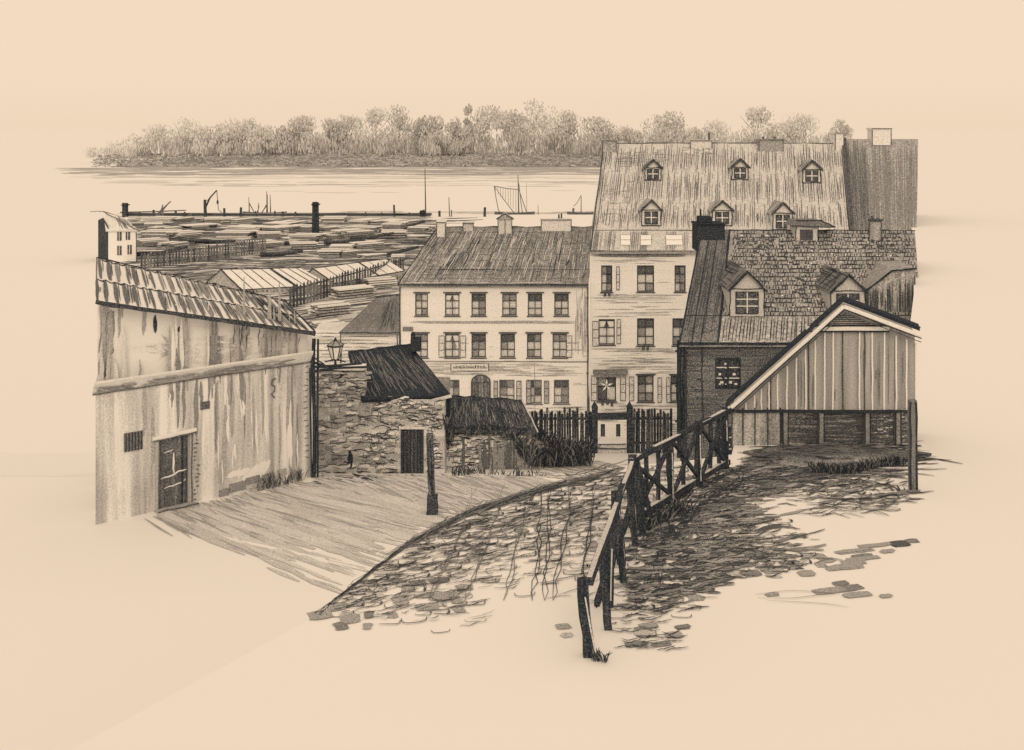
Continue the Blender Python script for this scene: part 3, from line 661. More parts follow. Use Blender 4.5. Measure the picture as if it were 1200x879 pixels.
# ------------------------------------------------------------------ board and batten shed
DS = 23.0; e = DS / F
shed = thing('plank_shed', (X(965, DS), DS, PZ), 'pale vertical board shed with gable end and raking white bargeboards', 'shed')
ik = INK(DS, .96); ikm = INK(DS, .8)
SK = V((.26, 1.0, 0))
apex, le, re = P(988, 360, DS), P(857, 477, DS), P(1074, 392, DS); zs = Zy(481, DS)
wl, wr = X(858, DS), X(1072, DS)
mb = MB(M('shed_boards', .40, DS, .6, 'v', .14, 14))
mb.prism([(wl, DS, zs), (wr, DS, zs), (wr, DS, re.z), tuple(apex), (wl, DS, le.z)][::-1], SK)
pale = M('shed_batten', .03, DS, .4)
bx_ = [874, 884, 892, 901, 911, 922, 933, 944, 955, 966, 976, 1007, 1022, 1036, 1050, 1062, 1073]
def roofz(px): return (apex.z + (le.z - apex.z) * (988 - px) / (988 - 857)) if px < 988 else (apex.z + (re.z - apex.z) * (px - 988) / (1074 - 988))
for px in bx_:
    zt_ = min(roofz(px) - 10 * e, Zy(383, DS)); x = X(px, DS)
    if zt_ > zs + .05: mb.beam((x, DS - .012, zs), (x, DS - .012, zt_), 1.8 * e, .024, pale, .006, 5)
for px, t0 in ((988, 386), (1013, 388), (903, 442), (948, 402)): mb.beam(P(px, 480, DS - .02), P(px + U(-1, 1), t0, DS - .02), 1.2 * e, .02, ikm, .006, 5)
q = Q((wl, DS, zs), (wr, DS, zs), (wr, DS, Zy(386, DS)), (wl, DS, Zy(386, DS)))
for i in range(34):
    px = U(862, 1070); z1 = min(roofz(px) - 14 * e, Zy(390, DS)); x = X(px, DS)
    l = U(.1, .9) * (z1 - zs); z0 = zs + U(0, max(.01, z1 - zs - l))
    if l > .1: mb.ribbon([V((x + U(-.005, .005), DS - .01, z0 + l * t)) for t in (0, .5, 1)], U(.6, 2.0) * e, V((0, -1, 0)), INK(DS, .62))
mb.build('wall', shed)
# tympanum with horizontal boards
mb = MB(M('tympanum_boards', .30, DS, .9)); a, b, c = P(950, 386, DS - .03), P(1036, 386, DS - .03), P(988, 366, DS - .03)
mb.prism([c, b, a], (0, .028, 0))
for k in range(7):
    t = .1 + .12 * k; p, q_ = a.lerp(c, t), b.lerp(c, t); mb.beam(p + V((0, -.01, 0)), q_ + V((0, -.01, 0)), .015, 1.0 * e, ikm, .003, 4)
mb.beam(P(945, 385, DS - .06), P(1042, 385, DS - .06), .05, 4.5 * e, pale, .003, 4); mb.beam(P(943, 388.5, DS - .06), P(1042, 388.5, DS - .06), .05, 1.2 * e, ik, .003, 5); mb.beam(P(953, 381.5, DS - .06), P(1034, 381.5, DS - .06), .05, .9 * e, ik, .003, 5)
mb.build('tympanum', shed)
# roof: two slabs, thick dark edge above a pale bargeboard
mb = MB(M('shed_roof', .93, DS, .8))
top = P(988, 354, DS - .2); lo, ro = P(850, 478, DS - .2), P(1078, 388, DS - .2)
for p, nrm in ((lo, V((-1, 0, 1))), (ro, V((1, 0, 2)))):
    up = V((0, 0, .075)); ext = SK * .4; mb.prism([p, top, top + up, p + up], ext)
for k in range(4):
    edge(mb, lo.lerp(top, .3) + V((0, -.02, .07 + U(-.03, .03))), top + V((0, -.02, .07)), 2.0, DS, ik, .7, 8)
    edge(mb, top + V((0, -.02, .07 + U(-.03, .02))), ro + V((0, -.02, .07)), 1.3, DS, ik, .5, 6)
edge(mb, lo + V((0, -.02, .06)), top + V((0, -.02, .05)), 2.0, DS, ik, .4, 8)
mb.build('roof', shed)
mb = MB(pale)
for p, s in ((lo, 1), (ro, 1)):
    a, b = p + V((0, -.05, -.075)), top + V((0, -.05, -.075)); mb.beam(a, b, .05, 4.4 * e, pale, .003, 5)
    edge(mb, a + V((0, -.03, -.055)), b + V((0, -.03, -.055)), 1.3, DS, ik, .4, 7); edge(mb, a + V((0, -.03, -.12)), b + V((0, -.03, -.12)), .9, DS, ikm, .4, 7)
mb.build('bargeboard', shed)
# undercroft: short boards on the left, dark log wall and posts to the right
mb = MB(M('undercroft_logs', .62, DS, 1.1, 'h', .2, 4)); y = DS + .1
zg = PZ - .25
mb.prism([(X(915, y), y, zg), (wr - .02, y, zg), (wr - .02, y, zs - .01), (X(915, y), y, zs - .01)][::-1], V((.25, .85, 0)))
q = Q((X(915, y), y, zg), (wr, y, zg), (wr, y, zs), (X(915, y), y, zs)); hatch(mb, q, 150, 1.0 * e, ikm, 'h', (.05, .3), (0, 1, .2, 1), .01); hatch(mb, q, 40, 1.0 * e, pale, 'h', (.03, .1), (.7, 1, .4, 1), .01)
mb.build('undercroft', shed)
mb = MB(M('undercroft_boards', .36, DS, .9, 'v', .2, 8))
for a, b in ((858, 870), (871.2, 884), (885.2, 899), (900.2, 914)): mb.box(X(a, DS), X(b, DS), DS - .03, DS + .05, zg, zs - .02)
for px in (858, 870.6, 884.6, 899.6, 914.5): mb.beam(P(px, 478, DS - .04), P(px, 540, DS - .04), 1.3 * e, .03, ik if px > 910 else ikm, .004, 5)
mb.build('undercroft_boards', shed)
mb = MB(ikm); mb.beam((wl - .05, DS - .06, zs), (wr, DS - .06, zs), .06, 2.6 * e, ik, .006, 14)
mb.build('sill_beam', shed)
for px in (920, 962, 1016, 1052):
    mb = MB(M('undercroft_post', .5, DS, 1.0)); x = X(px, DS); mb.box(x - 3 * e, x + 3 * e, DS - .04, DS + .06, zg, zs - .03)
    for s in (-3, 3): mb.beam((x + s * e, DS - .05, zg), (x + s * e, DS - .05, zs - .03), 1.0 * e, .02, ik, .004, 4)
    mb.build('post', shed)

# corner post standing before the shed
p = on_flat(1070, 574, PZ)
mb = MB(M('corner_post_wood', .6, 20, .9)); mb.beam((p.x, p.y, PZ - .3), (p.x - .02, p.y, PZ + 1.52), .12, .12, 0, .008, 5)
for s in (-.055, .05): mb.beam((p.x + s, p.y - .07, PZ - .2), (p.x + s - .02, p.y - .07, PZ + 1.5), .03, .02, INK(20, .95), .008, 6)
tag(mb.build('wooden_post'), 'weathered wooden corner post standing in front of the right end of the plank shed', 'post')

# ------------------------------------------------------------------ cobbled terrace (plateau in the foreground)
EDGE = [(-14, -4), (-9, 6), (-4.4, 11.6), (-2.45, 14.93), (-1.9, 16.6), (-1.29, 18.1), (-.55, 19.2), (.29, 20.1), (1.35, 20.9), (2.1, 21.55), (3.2, 21.9), (4.1, 22.3), (4.6, 24.3), (8.0, 25.0), (8.8, 27), (14.8, 44.0), (23.8, 71), (28.9, 88), (118, 380), (600, 380), (600, -4)]
mb = MB(m_pale)
poly = [V((x, y, PZ)) for x, y in EDGE]
mb.prism([v - V((0, 0, 7.5)) for v in poly][::-1], (0, 0, 7.5), m_pale)
ikc, ikl = INK(17, .9), INK(17, .6)
ik_s = [M('stone_tone_%d' % k, t, 17, .9) for k, t in enumerate((.25, .4, .55, .75))]
NZ = V((0, 0, 1))
def bump(x, y, cx, cy, rx, ry): return max(0, 1 - ((x - cx) / rx) ** 2 - ((y - cy) / ry) ** 2)
def dens_left(px, py):
    top = 545 + max(0, (735 - px)) * .08 + max(0, 690 - px) * .28 + max(0, 500 - px) * .42     # the street's outer edge
    low = 700 if px > 640 else 700 - (640 - px) * .08 if px > 560 else 735 - (560 - px) * .05
    k = (py - top) / max(1, low - top)
    if k < 0 or px < 370: return 0
    return max(0, 1.15 - k * 1.05) if px < 700 else max(0, 1.0 - k * .9)
def dens_right(px, py):
    v = 1.3 * bump(px, py, 800, 610, 95, 90) + 1.0 * bump(px, py, 780, 660, 70, 70) + 1.2 * bump(px, py, 890, 555, 130, 34) + .6 * bump(px, py, 1010, 580, 70, 22) + .5 * bump(px, py, 900, 640, 60, 40)
    v += .6 * bump(px, py, 740, 700, 40, 60) + .45 * bump(px, py, 860, 655, 110, 18)
    return min(1, v)
def rail_x(py): return 740 - (py - 620) * .32 if py > 620 else 740 + (620 - py) * 1.57
def arc(p, q, w, mat, sag, off=.012, seg=4):
    pts = []
    for i in range(seg + 1):
        t = i / seg; c = p.lerp(q, t); c = c + V((U(-.012, .012), U(-.012, .012) - sag * math.sin(math.pi * t), off)); pts.append(c)
    mb.ribbon(pts, w, NZ, mat, .5)
def inside(x, y, m=.12):
    c = False; n = len(EDGE)
    for i in range(n):
        (x1, y1), (x2, y2) = EDGE[i], EDGE[(i + 1) % n]
        if (y1 > y) != (y2 > y) and x < (x2 - x1) * (y - y1) / (y2 - y1) + x1: c = not c
    return c
cw, ch = .26, .25
r = 0; y = 12.6
while y < 22.6:
    x = -4.5 + (.5 * cw if r % 2 else 0)
    while x < 7.4:
        xx, yy = x + U(-.04, .04), y + .10 * (x) * .5 + U(-.04, .04)
        p = V((xx, yy, PZ)); px, py = colm(p), row(p)
        if inside(xx - .1, yy + .12):
            left = px < rail_x(py); dn = dens_left(px, py) if left else dens_right(px, py)
            w = U(.6, 1.3) * yy / F * 1.2; hw = cw * U(.4, .62); sl = .12 if left else .05
            hh = ch * U(.36, .52); ph = U(0, 6.28)
            def rim(t, k=1.0):                         # outline of one worn stone, squarish with round corners
                ca, sa = math.cos(t), math.sin(t); e_ = .62
                return p + V((hw * k * math.copysign(abs(ca) ** e_, ca) * (1 + .1 * math.sin(2 * t + ph)), hh * k * math.copysign(abs(sa) ** e_, sa) * (1 + .1 * math.sin(3 * t + ph)) + sl * hw * ca, .012))
            lw = max(w, .016)
            if U(0, 1) < dn * 1.5:
                t0, t1 = -math.pi * U(.75, 1.15), U(-.3, .9) * (1 if dn > .3 else .3)
                mb.ribbon([rim(t0 + (t1 - t0) * i / 7) for i in range(8)], lw * U(.8, 1.5), NZ, ikc if U(0, 1) < .3 + dn * .5 else ikl, .35)
                if U(0, 1) < dn * .9: t0 = U(-2.6, 0); mb.ribbon([rim(t0 + U(.9, 1.8) * i / 4, .86) for i in range(5)], lw * U(.8, 1.6), NZ, ikc if U(0, 1) < .5 else ikl, .3)
                if U(0, 1) < dn * .8: t0 = U(-2.6, 2); mb.ribbon([rim(t0 + U(.5, 1.4) * i / 4, 1.12) for i in range(5)], lw * U(.8, 1.3), NZ, ikc if U(0, 1) < .5 else ikl, .3)
                if not left and U(0, 1) < dn: mb.ribbon([p + V((-hw * U(.3, 1), U(-.08, .08), .012)), p + V((0, U(-.06, .06), .012)), p + V((hw * U(.3, 1.3), U(-.08, .1), .012))], lw * U(1.2, 2.6), NZ, ikc, .3)
            if U(0, 1) < (.34 * dn if left else .75 * dn) + (.02 if dn > .02 else 0):
                t = min(3, int(dn * (2.0 if left else 3.3) * U(.4, 1.2)))
                mb.ribbon([p + V((-hw * U(.7, 1), U(-.05, .05), .006)), p + V((0, U(-.03, .03), .006)), p + V((hw * U(.6, 1), U(-.05, .06), .006))], hh * U(.9, 1.9), NZ, ik_s[t], .6)
        x += cw
    y += ch; r += 1
# flat broad brush patches of single greyish stones near the worn edge of the paving
for (px, py, w, h, t) in [(375, 722, 26, 12, 1), (395, 712, 22, 10, 1), (400, 735, 14, 10, 2), (410, 725, 22, 12, 1), (432, 722, 10, 8, 2), (440, 700, 18, 10, 0), (470, 705, 16, 14, 1), (478, 690, 14, 12, 1), (460, 722, 10, 8, 1), (430, 735, 8, 8, 1),
                          (520, 700, 30, 10, 1), (500, 712, 26, 8, 1), (545, 690, 18, 9, 1), (515, 682, 22, 8, 2), (490, 684, 16, 7, 2), (535, 704, 12, 8, 1), (538, 715, 12, 7, 1), (450, 670, 24, 14, 0), (420, 690, 22, 16, 0),
                          (880, 600, 30, 8, 2), (860, 655, 18, 8, 1), (905, 668, 22, 10, 1), (930, 664, 14, 8, 1), (945, 672, 16, 8, 1), (962, 662, 12, 8, 1), (880, 672, 20, 8, 2), (840, 678, 22, 8, 2), (965, 655, 10, 12, 1), (990, 665, 40, 7, 1), (1000, 660, 26, 5, 1),
                          (1000, 645, 40, 5, 1), (1025, 640, 34, 5, 1), (1010, 656, 36, 4, 1), (990, 690, 38, 9, 2), (970, 694, 34, 7, 1), (1005, 697, 30, 6, 1), (1038, 699, 12, 5, 1), (905, 697, 14, 4, 1), (985, 684, 16, 5, 2), (1055, 638, 18, 7, 3), (1069, 634, 14, 5, 2), (1010, 652, 22, 4, 2), (1040, 646, 14, 4, 1),
                          (790, 745, 18, 6, 1), (800, 735, 16, 5, 2), (775, 755, 20, 5, 2), (745, 757, 24, 5, 2), (760, 735, 20, 6, 1), (720, 712, 14, 6, 0), (660, 735, 16, 7, 1), (665, 745, 12, 5, 0), (695, 640, 18, 14, 1), (680, 600, 16, 20, 1), (640, 610, 18, 18, 0), (600, 605, 16, 10, 0)]:
    for k in range(2):
        y0 = py + U(-1.5, 1.5); wd = h * on_flat(px, py, PZ).y ** 2 / (6.1 * F)
        mb.ribbon([on_flat(px + w * (a - .5) * U(.9, 1.15), y0 - w * .12 * (a - .5) + U(-.6, .6), PZ) + V((0, 0, .008)) for a in (0, .33, .67, 1)], wd * U(.6, 1.0), NZ, ik_s[t], .82)
# scribbled contours: kerb line by the railing, rut round the pale oval, loose grass
def curve(pts, w, mat, n=3, jit=2.0, z=PZ):
    for k in range(n):
        ps = []
        for (a, b), (c, d) in zip(pts, pts[1:]):
            for t in (0, .34, .67): ps.append(on_flat(a + (c - a) * t + U(-jit, jit), b + (d - b) * t + U(-jit, jit) * .6, z) + V((0, 0, .014)))
        ps.append(on_flat(pts[-1][0], pts[-1][1], z) + V((0, 0, .014)))
        mb.ribbon(ps, w * ps[0].y / F, NZ, mat, .4)
curve([(372, 721), (440, 666), (500, 624), (560, 597), (620, 577), (690, 560), (733, 549)], 1.5, ikc, 9, 4)
curve([(450, 655), (510, 620), (570, 592), (640, 572), (720, 552)], 1.4, ikl, 12, 7)
curve([(480, 640), (540, 606), (600, 586), (660, 569), (730, 555)], 1.4, ikc, 9, 7)
for px0, dx in ((685, 10), (628, 8), (640, 4), (655, 14), (600, 20), (560, 30), (520, 36)):
    curve([(px0 + dx, 570), (px0 + dx * .6, 620), (px0, 670), (px0 - dx * .5, 705)], .9, ikl if px0 < 620 else ikc, 2, 4)
curve([(752, 640), (770, 605), (800, 580), (850, 555), (920, 540)], 1.8, ikc, 10, 8)
curve([(765, 680), (785, 625), (820, 592), (880, 560), (960, 548), (1060, 552)], 1.8, ikc, 12, 11)
curve([(800, 640), (830, 600), (900, 575), (960, 560)], 1.8, ikl, 10, 10)
curve([(950, 578), (975, 567), (1010, 563), (1050, 572), (1060, 580), (1010, 586), (960, 584)], 2.0, ikc, 3, 3)
for k in range(70):
    x = U(870, 1060); y = U(528, 562); l = U(15, 70); curve([(x, y), (x + l * .5, y + U(-3, 2)), (x + l, y + U(-4, 3))], U(2, 4.5), ikc if U(0, 1) < .5 else ikl, 1, 1)
for k in range(110):
    x = U(860, 1030); y = U(535, 600); l = U(8, 40); 
    if U(0, 1) < dens_right(x, y) + .2: curve([(x, y), (x + l * .5, y + U(-2, 2)), (x + l, y + U(-3, 2))], U(2, 3.5), ikl, 1, 1)
for k in range(24):
    x = U(930, 1020); y = U(585, 606); curve([(x, y), (x + 15, y + U(-4, 4)), (x + 34, y + U(-8, 4))], 1.6, ikc, 1, 1)
curve([(885, 698), (930, 693), (985, 697), (930, 702), (888, 702)], 1.2, ikl, 1, 1); curve([(900, 705), (960, 708), (995, 713)], 1.0, ikl, 1, 1)
for k in range(26):
    x = U(715, 790); y = U(735, 765); curve([(x, y), (x + 10, y + U(-4, 4)), (x + 22, y + U(-5, 3))], 2.0, ikc if k % 2 else ikl, 1, 1)
# rows of joints and worn scratches, following the slope of the street
def scratch(px, py, l, sl, w, mat):
    curve([(px, py), (px + l * .5, py - sl * l * .5 + U(-1.5, 2.5)), (px + l, py - sl * l + U(-1, 1))], w, mat, 1, .7)
n = 0
while n < 900:
    px, py = U(385, 745), U(545, 735); dn = dens_left(px, py)
    if px > rail_x(py) - 10 or U(0, 1) > dn * 1.1: continue
    n += 1; scratch(px, py, U(8, 34), U(.08, .34), U(.9, 2.0), ikc if U(0, 1) < .35 + .4 * dn else ikl)
n = 0
while n < 900:
    px, py = U(700, 1064), U(535, 740); dn = dens_right(px, py)
    if px < rail_x(py) + 4 or U(0, 1) > dn: continue
    n += 1; scratch(px, py, U(6, 30), U(-.12, .30), U(1.2, 3.2), ikc if U(0, 1) < .6 else ikl)
n = 0
while n < 260:                                         # broad soft dirt between the stones
    px, py = U(700, 1064), U(535, 700); dn = dens_right(px, py)
    if px < rail_x(py) + 4 or U(0, 1) > dn: continue
    n += 1; scratch(px, py, U(12, 40), U(-.1, .25), U(4, 8), ik_s[R.randrange(1, 4)])
for k in range(150):                                   # churned earth in front of the shed
    px = U(860, 1050); py = U(518, 560) + max(0, 930 - px) * .12; scratch(px, py, U(15, 60), U(-.05, .12), U(1.5, 4), ikc if k % 3 else ikl)
mb.build('cobbled_terrace')['kind'] = 'structure'

# low mound with weeds in front of the shed
mb = MB(M('mound_earth', .6, 22, 1.1, 'h', .25, 5)); c = on_flat(970, 528, PZ); n1, n2 = 26, 6
for i in range(n1):
    for j in range(n2):
        def mp(i, j):
            a = 2 * math.pi * i / n1; rr = j / n2; k = 1 + .12 * math.sin(3 * a + 1) + .07 * math.sin(5 * a)
            return V((c.x + math.cos(a) * 1.75 * rr * k, c.y - .4 + math.sin(a) * .75 * rr * k, PZ - .02 + .19 * (1 - rr ** 2)))
        if j == 0: mb.face([mp(i, 0), mp(i, 1), mp(i + 1, 1)])
        else: mb.face([mp(i, j), mp(i, j + 1), mp(i + 1, j + 1), mp(i + 1, j)])
for k in range(260):
    a = U(0, 6.28); rr = U(0, 1) ** .5; x, y = c.x + math.cos(a) * 1.7 * rr, c.y - .4 + math.sin(a) * .72 * rr; z = PZ + .19 * (1 - rr * rr); l = U(.1, .4)
    mb.ribbon([V((x, y, z + .012)), V((x + l / 2, y + U(-.03, .03), z + .02)), V((x + l, y + U(-.05, .03), z + .006))], U(.02, .05), NZ, ikc if U(0, 1) < .55 else ikl, .4)
mb.build('mound')['kind'] = 'structure'
def scrub(name, label, pts, h, n, tone, d, cat='weeds', spread=.1):
    t = MB(INK(d, tone), INK(d, max(.3, tone - .3)))
    for k in range(n):
        i = R.randrange(len(pts) - 1); p = V(pts[i]).lerp(V(pts[i + 1]), U(0, 1)) + V((U(-spread, spread), U(-spread, spread), 0))
        hh = h * U(.3, 1.1); a = V((U(-.6, .6), U(-.5, .5), 0)) * hh; q_ = p + a + V((0, 0, hh))
        t.ribbon([p, p.lerp(q_, .5) + V((U(-.1, .1) * hh, 0, hh * .15)), q_], max(.012, U(.8, 1.8) * d / F), V((U(-.6, .6), -1, .2)).normalized(), 0 if U(0, 1) < .7 else 1, .25)
    return tag(t.build(name), label, cat)
g = [on_flat(a, b, PZ) for a, b in ((948, 553), (975, 556), (1000, 556), (1020, 549), (1058, 545))]
scrub('hedge_row', 'low scribbly dark hedge row in front of the shed undercroft', g, .2, 420, .97, 20, 'hedge', .06)

# ------------------------------------------------------------------ railing on the terrace edge
rail = thing('wooden_railing', on_flat(742, 620, PZ), 'dark rough timber railing bending along the terrace, posts and crossed braces', 'railing')
KF, KB, KN = on_flat(852, 548, PZ), on_flat(742, 618, PZ), on_flat(692, 768, PZ); hr = 1.02
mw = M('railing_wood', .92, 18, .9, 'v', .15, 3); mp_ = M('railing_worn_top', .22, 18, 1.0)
def post(p, h, w=.11, lean=0):
    lean += U(-.03, .03)
    w *= 1.12
    b = MB(mw); b.beam((p.x, p.y, PZ - .2), (p.x + lean, p.y, PZ + h), w, w, mw, .018, 5)
    for k in range(3): b.beam((p.x + U(-.05, .05), p.y - w * .56, PZ), (p.x + lean + U(-.04, .04), p.y - w * .56, PZ + h * U(.7, 1)), .02, .015, INK(18, .97), .006, 5)
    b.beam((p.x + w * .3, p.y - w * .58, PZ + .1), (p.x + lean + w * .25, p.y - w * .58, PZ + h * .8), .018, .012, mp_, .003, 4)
    return b.build('post', rail)
for t, hh in ((0, 1.1), (.36, 1.05), (.66, 1.1), (.98, 1.1)): post(KB.lerp(KF, t), hh, .10)
for t, hh, ln in ((.34, 1.0, -.05), (.68, .95, .05), (1.0, .88, -.10)): post(KB.lerp(KN, t), hh, .12, ln)
def rl(p, q, za, zb, w=.07, worn=True):
    b = MB(mw); a, c = p + V((0, 0, za)), q + V((0, 0, zb)); b.beam(a, c, w, w, mw, .028, 6)
    for k in range(2): b.beam(a + V((0, -w * .6, U(-.02, .03))), c + V((0, -w * .6, U(-.02, .03))), .02, .018, INK(18, .97), .012, 8)
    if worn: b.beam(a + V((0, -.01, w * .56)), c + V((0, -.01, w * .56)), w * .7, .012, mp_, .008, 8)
    return b.build('rail', rail)
ext = (KF - KB).normalized() * .15
rl(KB - ext * .5, KF + ext, hr, 1.02, .085); rl(KB, KF, .12, .1, .09); 
e2 = (KN - KB).normalized() * .1
rl(KB - e2, KN + e2, hr, .9, .085); rl(KB, KN.lerp(KB, .1), .42, .4, .08, False)
for k, (t0, t1) in enumerate(((0.02, .34), (.36, .02), (.38, .64), (.66, .4), (.68, .97), (.97, .7))):
    b = MB(mw); b.beam(KB.lerp(KF, t0) + V((0, -.02 + .03 * (k % 2), .14)), KB.lerp(KF, t1) + V((0, -.02 + .03 * (k % 2), .94)), .065, .05, mw, .008, 5); b.build('brace', rail)
for t in (.12, .24, .5, .8, .9):
    b = MB(mw); p = KB.lerp(KF, t); b.beam(p + V((0, .02, .12)), p + V((U(-.02, .02), .02, .98)), .07, .04, mw, .008, 4); b.build('baluster', rail)
for t, dx in ((.08, .2), (.18, .12), (.5, .14), (.84, .12)):
    b = MB(mw); p = KB.lerp(KN, t); b.beam(p + V((dx, 0, -.1)), p + V((U(-.04, .04), 0, hr - .04 - .1 * t)), .10, .06, mw, .012, 5); b.build('baluster', rail)
b = MB(mw); b.beam(KB + V((.18, -.1, -.1)), KB + V((0, 0, hr)), .10, .06, mw, .008, 5); b.beam(KB + V((.34, -.02, -.1)), KB + V((.06, .02, hr)), .08, .06, mw, .008, 5); b.build('strut', rail)
scrub('grass_tuft', 'tuft of dark grass at the foot of the near railing post', [KN + V((.0, -.1, 0)), KN + V((.15, -.16, 0))], .12, 70, .9, 14, 'grass', .05)
scrub('weed_clump', 'tangle of dark weeds under the bend of the railing', [KB + V((.05, -.2, 0)), KB + V((.5, .2, 0)), KB + V((.9, .8, 0))], .22, 260, .95, 18, 'weeds', .14)

# ------------------------------------------------------------------ sloping lane on the left
mb = MB(m_pale); qy = [-20, 28, 30.5, 33, 35.5, 38, 40, 42, 44.6]
lane_m = M('lane_gravel', .16, 34, .9)
# long flat hatching strokes on the lane, running down from the wall
def lane(pts, w, mat, jit=1.5):
    ps = []
    for (a, b), (c, d) in zip(pts, pts[1:]):
        for t in (0, .5): ps.append(on_ground(a + (c - a) * t + U(-jit, jit), b + (d - b) * t + U(-jit, jit) * .5) + V((0, 0, .02)))
    ps.append(on_ground(*pts[-1]) + V((0, 0, .02)))
    mb.ribbon(ps, w * ps[0].y / F * 1.6, NZ, mat, .3)
xe = [X(40, 30), X(720, 44)]
for a, b in zip(qy, qy[1:]):
    mb.face([(-16, a, zt(a) + .006), (5.5, a, zt(a) + .006), (5.5, b, zt(b) + .006), (-16, b, zt(b) + .006)])
la, lb, lc = M('lane_hatch', .21, 34, .8), M('lane_hatch_dark', .38, 36, .9), M('lane_hatch_pale', .14, 32, .7)
for k in range(820):
    s = U(0, 1) ** .8; x0 = 175 + s * 215; y0 = 601 - s * 50 + U(0, 6)          # from the wall foot
    t0 = U(0, .8) * (1 if U(0, 1) < .3 + .7 * s else U(0, .6)); L = U(.1, .35); dx, dy = 250 + 60 * s, 108 - 60 * s
    a = (x0 + dx * t0, y0 + dy * t0); b = (a[0] + dx * L, a[1] + dy * L)
    if b[1] > 705 or a[1] > 690 - max(0, 330 - a[0]) * .32: continue
    if b[0] > 600 - (b[1] - 575) * 1.5: continue
    far = t0 < .3
    lane([a, b], U(1.2, 5.5) if k % 3 else U(6, 10), lb if (far and k % 3 and U(0, 1) < .35) else la if U(0, 1) < .55 else lc)
for k in range(420):
    x0 = U(365, 640); y0 = U(556, 566) + max(0, x0 - 560) * .06; L = U(20, 110)
    if x0 + L > 700: continue
    lane([(x0, y0), (x0 + L * .5, y0 + L * .17), (x0 + L, y0 + L * .42)], U(1.2, 3.5), lb if U(0, 1) < .45 else la)
for k in range(60):
    x0 = U(168, 330); y0 = 606 - (x0 - 175) * .27 + U(0, 4); lane([(x0, y0), (x0 + U(20, 60), y0 + U(14, 28))], U(1.0, 2), lb)
for k in range(30): x0 = U(340, 420); lane([(x0, 557 + U(-1, 2)), (x0 + U(20, 60), 562 + U(0, 12))], U(1.5, 4), INK(40, .9))
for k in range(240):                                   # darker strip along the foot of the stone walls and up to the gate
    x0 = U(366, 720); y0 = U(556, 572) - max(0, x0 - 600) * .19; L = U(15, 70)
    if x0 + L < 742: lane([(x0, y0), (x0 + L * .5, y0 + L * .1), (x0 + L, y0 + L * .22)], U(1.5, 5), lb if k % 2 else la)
pl = M('lane_worn_strip', -.03, 40, .3)
for (x0, y0, x1, y1) in ((515, 565, 590, 600), (560, 560, 650, 585), (250, 628, 420, 668)):
    for k in range(5): lane([(x0 + U(-8, 8), y0 + U(-2, 2)), (x1 + U(-8, 8), y1 + U(-2, 2))], U(3, 5), pl)
mb.build('lane')['kind'] = 'structure'

# ------------------------------------------------------------------ stucco building on the left
A, B = V((X(112, 33.4), 33.4, 0)), V((X(364, 38), 38, 0)); e = 35 / F
lb_ = thing('stucco_outbuilding', (A.lerp(B, .5).x, A.lerp(B, .5).y, 8.8), 'stained pale stucco building with plank door, ledge and light tiled roof', 'building')
ux = (B - A).normalized(); nn = V((ux.y, -ux.x, 0)); bk = V((A.x * .88, A.y, 0)).normalized() * 5
zc = 12.86; zl, zr_ = Zy(347, 33.4), Zy(386, 38); zf = 8.3; WL = (B - A).length
def W(s, z, off=0): p = A + ux * s + nn * off; return V((p.x, p.y, z))
def wpx(px, py):                                        # point of the wall plane seen at a photo position
    d_ = P(px, py, 1) - EYE; t = (A - EYE).dot(nn) / d_.dot(nn); p = EYE + d_ * t; return (p - A).dot(ux), p.z
ds0, dz0 = wpx(186, 604); ds1, dz1 = wpx(222, 509)
m_st = M('stained_stucco', .15, 35, .55, 'v', .26, 12, .12, 110)
mb = MB(m_st)
def wall_s(s0, s1, z0, z1, off=0, mat=0): mb.face([W(s0, z0, off), W(s1, z0, off), W(s1, z1, off), W(s0, z1, off)], mat)
dz0 = 8.75
wall_s(0, ds0, zf, zc); wall_s(ds1, WL, zf, zc); wall_s(ds0, ds1, dz1, zc); wall_s(ds0, ds1, zf, dz0)
for (s0, z0, s1, z1) in ((ds0, dz0, ds0, dz1), (ds0, dz1, ds1, dz1), (ds1, dz1, ds1, dz0), (ds1, dz0, ds0, dz0)): mb.face([W(s0, z0), W(s1, z1), W(s1, z1, -.2), W(s0, z0, -.2)])
for s in (0, WL): mb.face([W(s, zf), W(s, zc), W(s, zc) + bk, W(s, zf) + bk])
mb.face([W(0, zc), W(WL, zc), W(WL, zc) + bk, W(0, zc) + bk]); mb.face([W(0, zf) + bk, W(0, zc) + bk, W(WL, zc) + bk, W(WL, zf) + bk])
qw = Q(W(0, zf), W(WL, zf), W(WL, zc), W(0, zc)); ms1, ms2, ms3 = M('stucco_stain', .34, 35, .7), M('stucco_stain_dark', .5, 35, .8), M('stucco_bare', -.02, 35, .3)
du = (ds0 / WL - .02, ds1 / WL + .02, 0, (dz1 - zf) / (zc - zf) + .03)
for i in range(90):
    u = U(.02, .98); l = U(.15, .6); v = U(.98 - l, .99) if U(0, 1) < .6 else U(.1, .99 - l); u2 = u + U(-.006, .006)
    if du[0] < u < du[1] and v < du[3]: continue
    if v < .12 + .1 * u: continue
    stroke(mb, qw, (u, v), (u2, v + l), U(1.5, 6) * e, R.choice((ms1, ms1, m_st, ms2)) if u > .15 else m_st, .02, .008, 6, 0, .3)
for i in range(26):
    u = U(.3, .95); l = U(.1, .4); v = U(.2, .95 - l)
    if du[0] < u < du[1] and v < du[3]: continue
    stroke(mb, qw, (u, v), (u + U(-.005, .005), v + l), U(1.5, 5) * e, ms3, .02, .011, 6, 0, .3)
for i in range(10): u = U(.55, .75); stroke(mb, qw, (u, .18 + U(0, .1)), (u + .06, .22 + U(0, .1)), 8 * e, ms3, .03, .010, 4)
